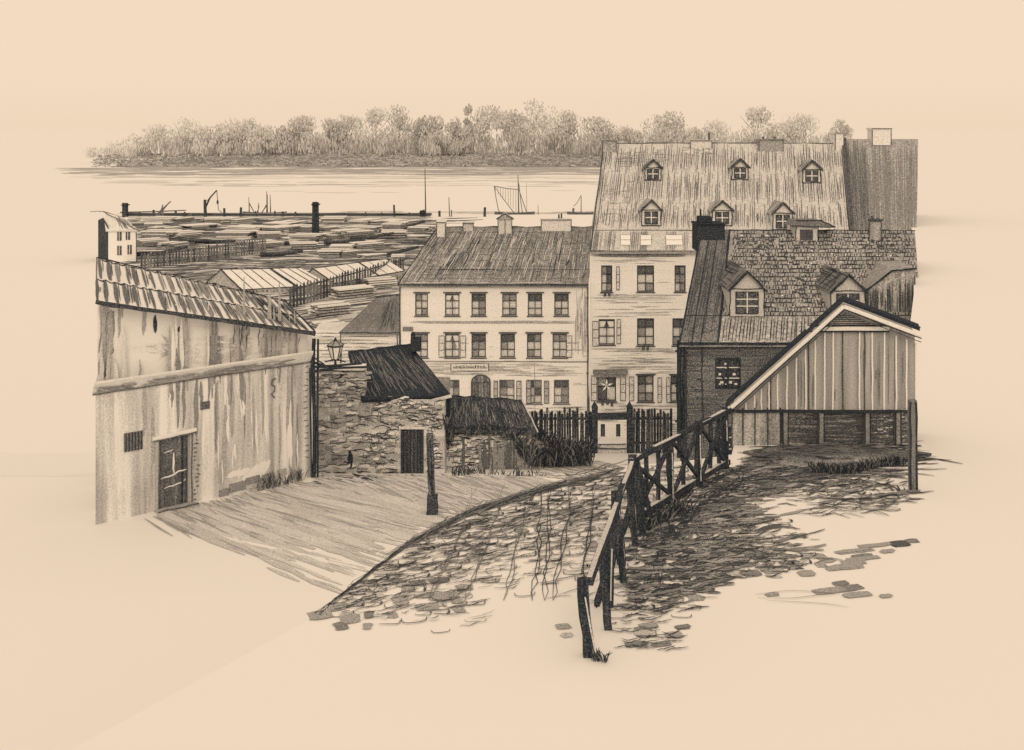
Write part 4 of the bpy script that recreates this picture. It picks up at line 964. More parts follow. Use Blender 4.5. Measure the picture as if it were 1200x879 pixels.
for (px, py, w, h, t) in ((262, 577, 10, 9, 2), (278, 570, 18, 11, 1), (296, 562, 16, 9, 1), (314, 558, 14, 8, 1), (258, 590, 20, 6, 2), (240, 592, 8, 7, 2), (330, 553, 10, 8, 0), (300, 573, 14, 6, 0)):    # bare stones of the footing
    s, z = wpx(px, py); hw, hh = w * e * .62, h * e / 2; 
    if z - hh < zf + .3: z = zf + .3 + hh
    mb.prism([W(s - hw, z - hh, .002), W(s + hw, z - hh * .9, .002), W(s + hw * .9, z + hh, .002), W(s - hw, z + hh * .8, .002)], nn * .04, (ms1, ms2, ms2)[t])
ik5 = INK(35, .92); ik5m = INK(35, .7)
edge(mb, W(WL, zf, .02), W(WL, zc, .02), 1.6, 38, ik5m); 
for i in range(18):  s, z = wpx(228 + U(-3, 3), 515 + i * 5); stroke(mb, qw, (s / WL, max(.02, (z - zf) / (zc - zf))), (s / WL + U(.008, .02), max(.02, (z - zf) / (zc - zf)) + U(-.008, .008)), 1.8 * e, ik5m, .01, .014, 3)
for i in range(16):  s, z = wpx(358 + U(-3, 3), 430 + i * 7); stroke(mb, qw, (min(.97, s / WL), (z - zf) / (zc - zf)), (min(.99, s / WL + .02), (z - zf) / (zc - zf) + U(-.01, .01)), 1.2 * e, ik5m, .01, .014, 3)
mb.build('wall', lb_)
# door of two rows of panels
mb = MB(M('plank_door', .66, 35, 1.1, 'v', .15, 3)); mb.prism([W(ds0 + .02, dz0, -.14), W(ds1 - .02, dz0, -.14), W(ds1 - .02, dz1 - .01, -.14), W(ds0 + .02, dz1 - .01, -.14)], nn * .05)
qd = Q(W(ds0, dz0, -.09), W(ds1, dz0, -.09), W(ds1, dz1, -.09), W(ds0, dz1, -.09))
for i in range(40): u = U(.03, .97); v = U(.02, .5); stroke(mb, qd, (u, v), (u, v + U(.2, .45)), .8 * e, ik5m, .008, .006)
pale5 = M('door_bare_wood', .0, 35, .3)
stroke(mb, qd, (.52, .52), (.52, .78), 2.6 * e, pale5, .02, .012, 4); stroke(mb, qd, (.08, .47), (.95, .54), 2.0 * e, pale5, .03, .012, 6); stroke(mb, qd, (.25, .34), (.9, .4), 1.6 * e, pale5, .04, .012, 6); stroke(mb, qd, (.2, .8), (.5, .82), 1.2 * e, pale5, .02, .012, 4)
stroke(mb, qd, (.8, .02), (.8, .97), 3.0 * e, ik5, .01, .013, 6); stroke(mb, qd, (.93, .02), (.93, .97), 1.2 * e, ik5, .01, .013, 6)
dr = mb.build('door', lb_)
mb = MB(M('door_frame', .3, 35, .8)); 
for s in (ds0 - .06, ds1 + .06): mb.prism([W(s - .06, dz0, .004), W(s + .058, dz0, .004), W(s + .058, dz1, .004), W(s - .06, dz1, .004)], nn * .04)
mb.prism([W(ds0 - .2, dz1 + .002, .004), W(ds1 + .2, dz1 + .05, .004), W(ds1 + .2, dz1 + .17, .004), W(ds0 - .2, dz1 + .12, .004)], nn * .07, pale5)
edge(mb, W(ds0 - .2, dz1, .09), W(ds1 + .2, dz1 + .05, .09), 1.3, 35, ik5m); edge(mb, W(ds1 + .05, dz0, .05), W(ds1 + .05, dz1, .05), 1.4, 35, ik5m); edge(mb, W(ds0 - .02, dz0, .05), W(ds0 - .02, dz1, .05), 1.0, 35, ik5m)
mb.build('door_frame', lb_)
mb = MB(M('doorstep', .35, 35, .9)); mb.prism([W(ds0 - .15, 8.7, .002), W(ds1 + .15, 8.7, .002), W(ds1 + .15, 8.96, .002), W(ds0 - .15, 8.96, .002)], nn * .3); edge(mb, W(ds0 - .15, 8.96, .3), W(ds1 + .15, 8.96, .3), 1.4, 35, ik5m); mb.build('doorstep', lb_)
# vents, slits and wall anchor
def plate(name, px, py, w, h, t, bars=0, zmin=None):
    s, z = wpx(px, py); k = e; a = MB(M(name + '_%d' % round(t * 100), t, 35, .9)); hw, hh = w * k * .65, h * k / 2
    a.prism([W(s - hw, z - hh, .003), W(s + hw, z - hh, .003), W(s + hw, z + hh, .003), W(s - hw, z + hh, .003)], nn * .03)
    for i in range(bars): a.beam(W(s - hw + 2 * hw * (i + .5) / bars, z - hh, .05), W(s - hw + 2 * hw * (i + .5) / bars, z + hh, .05), .9 * k, .02, ik5, .004, 3)
    return a.build(name, lb_)
plate('barred_vent', 156, 517, 17, 21, .62, 6); plate('vent', 240, 475, 9, 9, .72)
s, z = wpx(319, 455); mb = MB(ik5m); mb.tube([W(s + .09, z + .3, .04), W(s - .02, z + .26, .04), W(s - .05, z + .14, .04), W(s + .07, z + .05, .04), W(s + .05, z - .1, .04), W(s - .05, z - .16, .04), W(s + .06, z - .3, .04)], .03, .02, 0, 5); mb.build('wall_anchor', lb_)
# ledge
mb = MB(M('ledge_plaster', .06, 35, .5)); mb.prism([W(-.1, zc - .3, .002), W(WL, zc - .3, .002), W(WL, zc - .02, .16), W(WL, zc + .02, .16), W(-.1, zc + .02, .16), W(-.1, zc - .02, .16)][:3] + [W(WL, zc + .02, .16), W(-.1, zc + .02, .16)], V((0, 0, .06)))
ql = Q(W(-.1, zc - .28, .02), W(WL, zc - .28, .02), W(WL, zc - .02, .16), W(-.1, zc - .02, .16))
for i in range(60): u = U(0, .85); stroke(mb, ql, (u, U(.0, .8)), (u + U(.05, .15), U(.0, .8)), 2.2 * e, ms2 if i % 2 else ms1, .01, .012)
edge(mb, W(-.1, zc - .3, .04), W(WL, zc - .3, .04), 1.2, 35, ik5m, .4, 12)
mb.build('ledge', lb_)
# upper wall
A2 = -.12
mb = MB(M('upper_stucco', -.02, 35, .4, 'h', .05, 10, .05, 90)); up = [W(.1, zc + .02, A2), W(WL - .02, zc + .02, A2), W(WL - .02, zr_, A2), W(.1, zl, A2)]; mb.prism(up, bk * .9)
qu = Q(*up)
for i in range(13): u = R.choice((.02, .03, .05, .1, .13, .2, .7, .66, .72, .8, .88)) + U(-.012, .012); l = U(.15, .5); stroke(mb, qu, (max(.004, u), .98 - l), (max(.004, u + U(-.004, .004)), .99), U(2, 5) * e, ms1, .02, .008, 5, 0, .3)
for i in range(14): stroke(mb, qu, (U(.005, .07), U(.02, .4)), (U(.01, .07), U(.6, .98)), U(4, 9) * e, ms1 if i % 2 else ms2, .03, .009, 5, 0, .3)
for i in range(40): u = U(.2, .75); stroke(mb, qu, (u, U(.05, .6)), (u + U(.1, .22), U(.05, .6)), U(2, 6) * e, m_st, .02, .006, 5, 0, .2)
for i in range(14): u = U(.6, .95); stroke(mb, qu, (u, U(.2, .5)), (u + .01, U(.6, .98)), U(.8, 1.4) * e, ik5m, .03, .011, 5)
for px, py, h in ((181, 381, 22), (210, 387, 8)): s, z = wpx(px, py); v = (z - zc) / (zl - (zl - zr_) * s / WL - zc); stroke(mb, qu, (s / WL, v - h * .006), (s / WL, v + h * .006), 5 * e, INK(35, .88), .01, .013, 5, 0, .3)
mb.build('upper_wall', lb_)
# roof with two rows of broad pale tiles
a, b, c, d_ = P(113, 352, 33.0), P(369, 389, 37.6), P(333, 352, 39.6), P(113, 302, 36)
qr = Q(a, b, c, d_); mb = MB(M('pale_tiles', .02, 35, .6)); warp_slab(mb, qr, .1, 0)
mb.face([b, W(WL, zr_, -.1) + bk * .8, c]); mb.face([d_, c, W(WL, zr_, -.1) + bk * .8, W(0, zl, -.1) + bk * .8])
tl = M('tile_dark', .66, 35, 1.0); nt_ = 24
for r_, (v0, v1) in enumerate(((0, .5), (.5, 1))):
    for k in range(nt_):
        u = (k + .5 * r_ + U(-.15, .15)) / nt_
        if u < 1: stroke(mb, qr, (u, v0), (max(0, u - .005), v1 - .02), U(3, 7) * e, tl if U(0, 1) < .75 else ms2, .01, .012, 5, 0, .5)
        if U(0, 1) < .7 and u < .97: stroke(mb, qr, (u + .012, v0 + U(0, .2)), (u + .010, v1 - .02), .9 * e, ik5, .008, .016)
        if U(0, 1) < (.4 if u < .4 else .75) and u < .96:
            for z in range(4): uu = u + U(.008, .034); vv_ = v0 + U(0, .25); stroke(mb, qr, (min(1, uu), vv_), (min(1, uu), v0 + U(.3, .48)), U(.7, 2) * e, ms2 if z % 2 else ik5m, .006, .014)
        for z in range(2): stroke(mb, qr, (max(0, u), v1 - .02), (min(1, u + 1 / nt_), v1 - .02 + U(-.02, .02)), 1.8 * e, ik5, .005, .018, 5, -.11)
for k in range(40): u = U(.8, .99); v = U(0, .7); stroke(mb, qr, (u, v), (u - .008, v + .25), U(1, 3) * e, ik5, .02, .019)
for k in range(6): edge(mb, a + V((0, -.02, U(-.09, -.02))), b + V((0, -.02, U(-.09, -.02))), U(2.0, 3.2), 35, INK(35, .85), .8, 16)
edge(mb, d_, c, 1.5, 37, ik5, .8, 14); edge(mb, c, b, 2, 38, ik5, .6); edge(mb, d_, a, 1.2, 35, ik5m)
mb.build('roof', lb_)
mb = MB(INK(38, .95)); p = W(WL + .06, 0, .1); mb.tube([(p.x, p.y, 13.3), (p.x - .03, p.y, 12.4), (p.x + .02, p.y, 10.5), (p.x, p.y, 8.7)], .06, None, 0, 7)
mb.tube([(p.x + .14, p.y - .05, 13.3), (p.x + .12, p.y - .05, 11), (p.x + .13, p.y - .05, 8.7)], .035, None, 0, 6); mb.tube([(p.x - .12, p.y - .08, 12.4), (p.x - .1, p.y - .08, 10.5), (p.x - .04, p.y - .08, 8.8)], .02, None, 0, 6); mb.build('drainpipe', lb_)
scrub('wall_weeds', 'tall grey weeds growing at the foot of the stucco wall by the drainpipe', [W(4.9, 8.85, .25), W(5.6, 8.9, .25), W(6.6, 8.9, .2)], .5, 80, .8, 38, 'weeds', .1)

# ------------------------------------------------------------------ street lantern on its bracket
DL = 38.0; e = DL / F; lamp = thing('street_lantern', P(360, 432, DL), 'six sided glass street lantern on a black bracket beside the drainpipe', 'street lamp')
b0 = P(393, 421, DL); ikL = INK(38, .96)
mb = MB(ikL); p0 = V((p.x + .02, p.y - .1, Zy(429, DL)))
for za, zb_, x1 in ((429, 426, 424), (434, 430, 430), (424, 432, 395)): mb.tube([V((p0.x, p0.y, Zy(za, DL))), P((362 + x1) / 2, (za + zb_) / 2 + U(-1, 1), DL), P(x1, zb_, DL)], .045, .035, 0, 6)
mb.tube([V((p0.x, p0.y, Zy(420, DL))), P(366, 418, DL), P(380, 427, DL)], .03, .02, 0, 6); mb.tube([b0 + V((0, 0, -.2)), b0], .045, .03, 0, 6); mb.tube([P(381, 424, DL), P(393, 421, DL), P(405, 424, DL)], .025, .025, 0, 6); mb.build('bracket', lamp)
def ring6(z, r): return [V((b0.x + r * math.cos(math.pi / 3 * k + .3), b0.y + r * math.sin(math.pi / 3 * k + .3), z)) for k in range(6)]
zb_, zt_ = b0.z, b0.z + .42; r0, r1 = ring6(zb_, .11), ring6(zt_, .24)
mb = MB(M('lantern_glass', .06, 38, .4))
for k in range(6): mb.face([r0[k], r0[(k + 1) % 6], r1[(k + 1) % 6], r1[k]])
mb.face(r0[::-1]); mb.build('glass', lamp)
mb = MB(ikL)
for k in range(6): mb.tube([r0[k], r1[k]], .018, None, 0, 4); mb.tube([r1[k], r1[(k + 1) % 6]], .022, None, 0, 4); mb.tube([r0[k], r0[(k + 1) % 6]], .02, None, 0, 4)
mb.build('cage', lamp)
mb = MB(M('lantern_cap', .45, 38, .8)); r2 = ring6(zt_ + .02, .27); r3 = ring6(zt_ + .16, .08)
for k in range(6): mb.face([r2[k], r2[(k + 1) % 6], r3[(k + 1) % 6], r3[k]]); mb.tube([r2[k], r3[k]], .014, None, ikL, 4); mb.tube([r2[k], r2[(k + 1) % 6]], .016, None, ikL, 4)
mb.tube([V((b0.x, b0.y, zt_ + .14)), V((b0.x, b0.y, zt_ + .2)), V((b0.x, b0.y, zt_ + .27))], .07, .02, ikL, 7); mb.build('cap', lamp)

# ------------------------------------------------------------------ rubble stone buildings and walls across the lane
DW = 44.0; e = DW / F; ikW = INK(44, .95); ikWm = INK(44, .72)
m_rub = M('rubble_stone', .24, 44, 1.0, 'h', .2, 7, .08, 40)
def rubble(mb, q, n, reg=(0, 1, 0, 1), dark=.5, holes=()):
    """irregular courses of rough stones: short joints and some darker stones"""
    for i in range(n):
        u, v = U(reg[0], reg[1]), U(reg[2], reg[3]); l = U(.15, .5) / q.lu
        if u + l > 1 or any(h[0] - l < u < h[1] and h[2] < v < h[3] for h in holes): continue
        stroke(mb, q, (u, v), (u + l, min(1, v + U(-.02, .02))), U(.7, 1.7) * e, ikW if U(0, 1) < dark else ikWm, .02, .012, 4, U(-.05, .05))
        if U(0, 1) < .35: stroke(mb, q, (u, v), (u + U(-.05, .05) / q.lu, max(0, v - U(.1, .25) / q.lv)), .9 * e, ikWm, .01, .012, 2)
        if U(0, 1) < .22: stroke(mb, q, (u, min(.98, v + .02)), (u + l * .8, min(.98, v + .02)), U(3, 6) * e, ms2 if U(0, 1) < .5 else ms1, .02, .008, 3, 0, .7)
        if U(0, 1) < .22: stroke(mb, q, (u, min(.98, v + .025)), (u + l * .7, min(.98, v + .03)), U(2, 4) * e, ms3, .02, .010, 3, 0, .6)
sh = thing('rubble_house', (X(440, DW), DW, 7.2), 'rough stone outhouse with steep black roof, small slit and dark plank door', 'outhouse')
x0, x1 = X(366, DW), X(521, DW); z0 = 6.6; zt1 = Zy(434, DW); zt2 = Zy(468, DW); xs_ = X(428, DW)
dx0, dx1, dzt = X(471, DW), X(495, DW), Zy(503, DW)
mb = MB(m_rub)
wall_front(mb, x0, x1, z0, zt2, DW, [(dx0, dx1, z0 + .001, dzt)])
mb.box(x0, xs_, DW, DW + .5, zt2 + .001, zt1); mb.face([(x0, DW, z0), (x0, DW + 4, z0), (x0, DW + 4, zt2), (x0, DW, zt2)]); mb.face([(x1, DW, z0), (x1, DW, zt2), (x1, DW + 4, zt2), (x1, DW + 4, z0)]); mb.face([(x0, DW + 4, z0), (x0, DW + 4, zt2), (x1, DW + 4, zt2), (x1, DW + 4, z0)])
q1 = Q((x0, DW, z0), (x1, DW, z0), (x1, DW, zt1), (x0, DW, zt1))
hl = [((dx0 - x0) / (x1 - x0) - .01, (dx1 - x0) / (x1 - x0) + .01, 0, (dzt - z0) / (zt1 - z0) + .02)]
vt = (zt2 - z0) / (zt1 - z0)
rubble(mb, q1, 240, (0, .99, .12, vt), .3, hl); rubble(mb, q1, 160, (.45, .99, .15, vt), .5, hl); rubble(mb, q1, 60, (0, .4, vt, .98), .2)
for i in range(70): u = U(0, .35); v = U(.3, .95); stroke(mb, q1, (u, v), (min(.4, u + U(.05, .2)), v + U(-.01, .01)), U(2, 5) * e, ms1 if i % 2 else m_st, .02, .007, 4, 0, .3)
stroke(mb, q1, (.285, .2), (.285, .34), 5.5 * e, ikW, .02, .016, 5, 0, .5); stroke(mb, q1, (.295, .2), (.3, .3), 3 * e, ikW, .02, .016, 4)
mb.box(x0, xs_ - .02, DW - .1, DW + .55, zt1 + .002, zt1 + .14, M('wall_coping', .03, 44, .4)); edge(mb, (x0, DW - .12, zt1), (xs_, DW - .12, zt1), 1.2, DW, ikW, .5, 8); edge(mb, (x0, DW - .12, zt1 + .15), (xs_, DW - .12, zt1 + .15), 1.5, DW, ikW, .6, 8)
mb.build('wall', sh)
mb = MB(M('outhouse_door', .82, 44, 1.0, 'v', .15, 2)); mb.box(dx0, dx1, DW + .08, DW + .13, z0, dzt); 
for s in (dx0, dx1): mb.box(s - .045, s + .045, DW - .04, DW + .07, z0, dzt, INK(44, .9))
mb.box(dx0 - .1, dx1 + .1, DW - .06, DW - .004, dzt + .01, dzt + .1, M('outhouse_lintel', .1, 44, .5))
for k in range(6): mb.beam((dx0 + (dx1 - dx0) * (k + .5) / 6, DW + .07, z0), (dx0 + (dx1 - dx0) * (k + .5) / 6, DW + .07, dzt), .03, .02, ikW, .004, 3)
mb.build('door', sh)
a, b, c, d_ = P(424, 468, DW - .25), P(529, 463, DW + .4), P(481, 404, 47.4), P(408, 413, 47.0)
qk = Q(a, b, c, d_); mb = MB(M('black_roof', .95, 44, .9)); warp_slab(mb, qk, .15, 0)
gm = M('black_roof_seam', .55, 44, .9)
for i in range(150): u = U(.02, .98); v = U(0, .8); stroke(mb, qk, (u, v), (max(0, u - .02), v + U(.1, .3)), .6 * e, gm, .02, .012)
mb.face([d_, c, (c.x + .5, 49.8, zt2), (d_.x, 49.8, zt2)])
for i in range(3): edge(mb, a, b, 1.8, DW, ikW, .7, 10); edge(mb, d_, c, 1.8, DW, ikW, .9, 10)
edge(mb, b + V((0, -.05, -.02)), b.lerp(a, .22) + V((0, -.1, -.16)), 3.2, DW, M('roof_verge', .1, 44, .5), .2, 4)
mb.build('roof', sh)
mb = MB(INK(44, .93)); mb.box(X(482, 47), X(493, 47), 46.6, 47.3, Zy(410, 47), Zy(396, 47)); mb.box(X(482, 47), X(486, 47), 46.7, 47.2, Zy(396, 47), Zy(390, 47)); mb.build('chimney', sh)
# low lean-to with sagging dark roof on the stone wall
D5 = 45.5; e = D5 / F
low = thing('lean_to', (X(570, D5), D5, 6.8), 'low stone lean-to with sagging dark roof, right of the black roofed outhouse', 'lean-to')
x0, x1, z0, z1 = X(520.8, D5), X(622, D5), 6.3, Zy(509, D5)
mb = MB(m_rub); mb.box(x0, x1, D5, D5 + 3, z0, z1); q = Q((x0, D5, z0), (x1, D5, z0), (x1, D5, z1), (x0, D5, z1))
rubble(mb, q, 240, (0, 1, .1, 1), .6)
for i in range(170): u = U(.4, .98); v = U(.05, .5); stroke(mb, q, (u, v), (u + U(-.01, .01), v + U(.2, .45)), U(1.5, 5) * e, R.choice((ikWm, ms2, ms2)), .03, .014, 4, 0, .3)
for u in (.22, .52, .8): 
    for k in range(3): stroke(mb, q, (u + U(-.01, .01), .05), (u + U(-.01, .01), .95), U(1.5, 3) * e, ikWm, .03, .016, 6)
mb.build('wall', low)
a, b, c, d_ = P(524, 503, D5 - .3), P(630, 506, D5 - .2), P(612, 469, 48), P(528, 464, 48)
ql2 = Q(a, b, c, d_); mb = MB(M('lean_to_roof', .84, 46, 1.2)); warp_slab(mb, ql2, .14, 0); hatch(mb, ql2, 130, .8 * e, gm, 'v', (.1, .35), (.02, .98, .02, .98), .02); hatch(mb, ql2, 80, 1.2 * e, ikW, 'v', (.1, .5), (.02, .98, .02, .98), .03)
for k in range(20): u = U(0, .8); stroke(mb, ql2, (u, .02 + U(0, .05)), (u + U(.05, .15), U(0, .1)), 3 * e, ikW, .04, .02)
for k in range(7): u = U(.05, .9); stroke(mb, ql2, (u, .9), (u + .03, .98), 2.5 * e, ikW, .02, .03)
edge(mb, b, c, 1.6, 46, M('roof_verge_b', .2, 46, .6)); edge(mb, d_, c, 1.8, 47, ikW, 1.2, 10); mb.build('roof', low)
mb = MB(ikW)
for px in (506, 512, 519): mb.beam(P(px, 493, DW + .7), P(px + 1, 470, DW + .7), .07, .07, ikW if px != 512 else M('bare_timber', .1, 44, .4), .006, 4)
mb.box(X(501, DW), X(526, DW), DW + .9, DW + 1.0, Zy(496, DW), Zy(468, DW), INK(44, .97)); mb.build('timber_screen', low)
# broken wall to the right
D6 = 46.2; e = D6 / F
x0 = X(622.6, D6); z0 = 6.0
tops = [(622.6, 500), (632, 508), (640, 519), (652, 521), (664, 526), (676, 529), (690, 531), (694, 545)]
mb = MB(m_rub); poly = [(x0, D6, z0)] + [(X(694, D6), D6, z0)] + [tuple(P(a, b, D6)) for a, b in tops[::-1]]; mb.prism(poly[::-1], (0, .6, 0))
q = Q((x0, D6, z0), (X(694, D6), D6, z0), P(694, 535, D6), P(622.6, 512, D6)); rubble(mb, q, 190, (0, 1, .1, 1), .8)
for i in range(110): u = U(.02, .98); stroke(mb, q, (u, .1), (u + U(-.02, .02), U(.5, .95)), U(1.5, 4) * e, R.choice((ikWm, ikW, ms2)), .03, .014, 4, 0, .4)
mb.prism([P(620 + a, b, D6 - .02) for a, b in ((3.5, 562), (12, 562), (12, 545), (9, 539), (6, 539), (3.5, 546))][::-1], (0, .015, 0), ikW)
tag(mb.build('ruined_wall'), 'crumbling low rubble wall with a dark arched opening, below the picket fence', 'wall')
scrub('ivy_bush', 'dark ivy bush overhanging the rubble wall under the lean-to roof', [P(545, 512, D5 - .15), P(575, 508, D5 - .15), P(606, 516, D5 - .15)], .5, 240, .92, 45, 'bush', .12)
scrub('nettle_bed', 'dark bed of nettles along the foot of the picket fence', [P(640, 548, 46), P(664, 545, 46), P(690, 542, 46.1)], .9, 300, .95, 46, 'weeds', .25)
scrub('roadside_weeds', 'thin weeds along the foot of the lean-to wall', [on_ground(530, 558), on_ground(560, 557), on_ground(640, 560)], .35, 130, .85, 45, 'weeds', .12)
for nm, lb, pts, h, n_ in (('bramble', 'dark bramble spilling over the top of the ruined wall', [P(624, 506, 46), P(640, 522, 46), P(660, 526, 46), P(690, 534, 46)], .55, 260), ('shrub', 'dark shrub at the right end wall of the lean-to', [P(608, 530, 45.3), P(622, 545, 45.3), P(634, 548, 45.4)], .8, 200), ('creeper', 'dark creeper hanging on the corner between the outhouse and the lean-to', [P(520, 500, 43.8), P(527, 525, 45.3), P(522, 490, 43.8)], .4, 110)):
    scrub(nm, lb, pts, h, n_, .93, 46, 'bush', .12)
# lane post
p = on_ground(507, 602); mb = MB(M('lane_post_wood', .72, 38, 1.1, 'v', .2, 3)); mb.beam((p.x, p.y, p.z - .2), (p.x - .08, p.y, p.z + 2.3), .2, .2, 0, .012, 6); mb.beam((p.x, p.y - .05, p.z - .2), (p.x, p.y - .05, p.z + .55), .34, .3, INK(38, .88), .02, 4)
for k in range(5): mb.beam((p.x + U(-.1, .1), p.y - .12, p.z), (p.x - .08 + U(-.09, .09), p.y - .12, p.z + U(1, 2.2)), .03, .02, INK(38, .95), .01, 5)
tag(mb.build('stone_bollard'), 'tall dark bollard post standing in the lane before the outhouse door', 'bollard')

# ------------------------------------------------------------------ picket fence with gate opening
DP = 50.0; e = DP / F
def pickets(name, label, p0, p1, n, h, d, t, group=None, rails=2, hv=.08, cap=True, cat='fence', wf=.72):
    th = thing(name, p0.lerp(p1, .5), label, cat, group); wf = .86 if d == 50 else wf; dv = (p1 - p0); e = d / F; w = dv.length / n * wf
    mats = [M('picket_%d_%d' % (round(d), k), min(.98, t + dt), d, 1.0) for k, dt in enumerate((-.12, 0, .12))]
    for k in range(n):
        b = MB(R.choice(mats)); p = p0.lerp(p1, (k + .5) / n); hh = h * U(1 - hv, 1 + hv); lx = U(-.02, .02) * h; u = dv.normalized() * w / 2; y = V((-u.y, u.x, 0)).normalized() * .02
        a, c = p - u, p + u; top = V((lx, 0, hh))
        pl = [a - V((0, 0, .3)), c - V((0, 0, .3)), c + top - V((0, 0, w * .6)), (a + c) / 2 + top, a + top - V((0, 0, w * .6))]
        b.prism([v - y for v in pl][::-1], y * 2); b.build('picket', th)
    for r_ in range(rails):
        b = MB(mats[2]); z = h * (.25 + .55 * r_ / max(1, rails - 1)); bk_ = V((0, .05, 0)); b.beam(p0 + V((0, 0, z)) + bk_, p1 + V((0, 0, z)) + bk_, .05, max(.09, 1.6 * e), mats[2], .01, 6); b.build('rail', th)
    return th
zg = zt(50) - .05
g0, g1, g2, g3 = V((X(622, DP), DP, zg)), V((X(694, DP), DP, zg)), V((X(741, DP), DP, zg)), V((X(788, DP), DP, zg))
pickets('picket_fence', 'tall dark picket fence left of the gate opening, above the ruined wall', g0, g1, 24, 1.85, DP, .9, 'picket fences beside the gate opening')
pickets('picket_fence', 'tall dark picket fence between the gate opening and the brick house', g2, g3, 15, 1.85, DP, .9, 'picket fences beside the gate opening')
gate = thing('gateway', (X(717, DP), DP, zg), 'dark timber gateway of two square posts and crossbeam, between the picket fences', 'gateway')
for px in (697, 738):
    mb = MB(M('gate_post_wood', .9, DP, .8)); mb.box(X(px, DP) - .12, X(px, DP) + .12, DP - .12, DP + .12, zg - .3, zg + 1.95)
    mb.prism([(X(px, DP) - .14, DP - .14, zg + 1.952), (X(px, DP) + .14, DP - .14, zg + 1.952), (X(px, DP), DP - .14, zg + 2.2)], (0, .28, 0)); mb.build('post', gate)
mb = MB(M('gate_beam_wood', .9, DP, .8)); mb.box(X(699, DP), X(736, DP), DP - .06, DP + .06, zg + 1.45, zg + 1.72); mb.build('crossbeam', gate)
mb = MB(M('gate_board', .25, DP, .8)); mb.box(X(701, DP), X(734, DP), DP - .03, DP + .03, zg + .0, zg + .22); mb.box(X(701, DP), X(734, DP), DP - .03, DP + .03, zg + .27, zg + .42); 
for k in (.0, .22, .245, .42): edge(mb, (X(701, DP), DP - .04, zg + k), (X(734, DP), DP - .04, zg + k), 1.0, DP, INK(DP, .8), .4, 6)
mb.build('gate_leaf', gate)

# ------------------------------------------------------------------ plank shed left of the white house and the yard behind
D7 = 72.5; e = D7 / F
ws = thing('boarded_shed', (X(425, D7), D7, 1.4), 'weatherboarded shed with grey sloping roof against the left end of the white house', 'shed')
x0, x1 = X(366, D7), X(467.5, D7); mb = MB(M('weatherboards', .12, D7, .8, 'h', .2, 4)); mb.box(x0, x1, D7, D7 + 3.6, 1, Zy(389, D7)); q = Q((x0, D7, 1), (x1, D7, 1), (x1, D7, Zy(389, D7)), (x0, D7, Zy(389, D7)))
for k in range(12): v = 1 - .035 * k; 
for k in range(12):
    for j in range(7): u = U(0, .75); stroke(mb, q, (u, .99 - .032 * k), (u + U(.1, .25), .99 - .032 * k + U(-.003, .003)), .8 * e, gk if j % 2 else INK(D7, .75), .01, .012)
for u in (.33, .98): stroke(mb, q, (u, .5), (u, 1), 1.6 * e, INK(D7, .85), .02, .016, 5)
mb.build('wall', ws)
a, b, c, d_ = P(398, 390, D7 - .3), P(468, 390, D7 - .3), P(468, 346, 76.4), P(441, 349, 76.4); q = Q(a, b, c, d_); mb = MB(M('boarded_shed_roof', .55, D7, 1.1)); mb.prism([a, b, c, d_], -q.n * .12)
hatch(mb, q, 110, .7 * e, gk, 'v', (.2, .8), (.02, .98, .02, .98), .01); hatch(mb, q, 26, .8 * e, INK(D7, .8), 'v', (.3, .8), (.6, .9, .02, .98), .01)
edge(mb, a, d_, 1.2, D7, gk); edge(mb, a, b, 1.2, D7, INK(D7, .8)); edge(mb, d_, c, 1.2, D7, INK(D7, .8)); mb.face([d_, c, (c.x, 78, 6), (a.x, 78, 6)]); mb.build('roof', ws)

# timber yard floor
YG = 1.0
mb = MB(M('yard_earth', .22, 170, .6, 'h', .16, 6)); 
def yp(px, py, z=YG): return on_flat(px, py, z)
for (x0, y0) in ((0, 0),):
    mb.face([(X(170, 96), 96, YG + .012), (X(500, 96), 96, YG + .012), (X(505, 262), 261.5, YG + .012), (X(150, 262), 261.5, YG + .012)])
yk, ykl = INK(170, .82), INK(170, .55); m_ypale = M('yard_pale_chips', .0, 170, .3)
for k in range(1900):
    py = U(256, 312) if k % 3 else U(300, 395); px = U(130, 500); l = U(12, 80)
    if py > 300 and px < 330 + (py - 330): pass
    p = yp(px, py); s_ = (H - YG) * F / (py - YH) ** 2
    pts = [yp(px + l * t, py - t * l * (.02 if py < 320 else .12) + U(-.5, .5)) + V((0, 0, .03)) for t in (0, .33, .66, 1)]
    if pts[-1].y > 261: continue
    mb.ribbon(pts, U(.5, 1.3) * s_, NZ, R.choice((yk, yk, ykl, ykl, m_ypale)), .3)
for k in range(200):                                   # ruts in the grey open ground by the gabled hut
    px = U(200, 420); py = U(308, 330); pts = [yp(px + 30 * t, py - 3 * t + U(-.3, .3)) + V((0, 0, .035)) for t in (0, .5, 1)]; mb.ribbon(pts, .35, NZ, ykl, .3)
mb.build('yard')['kind'] = 'structure'

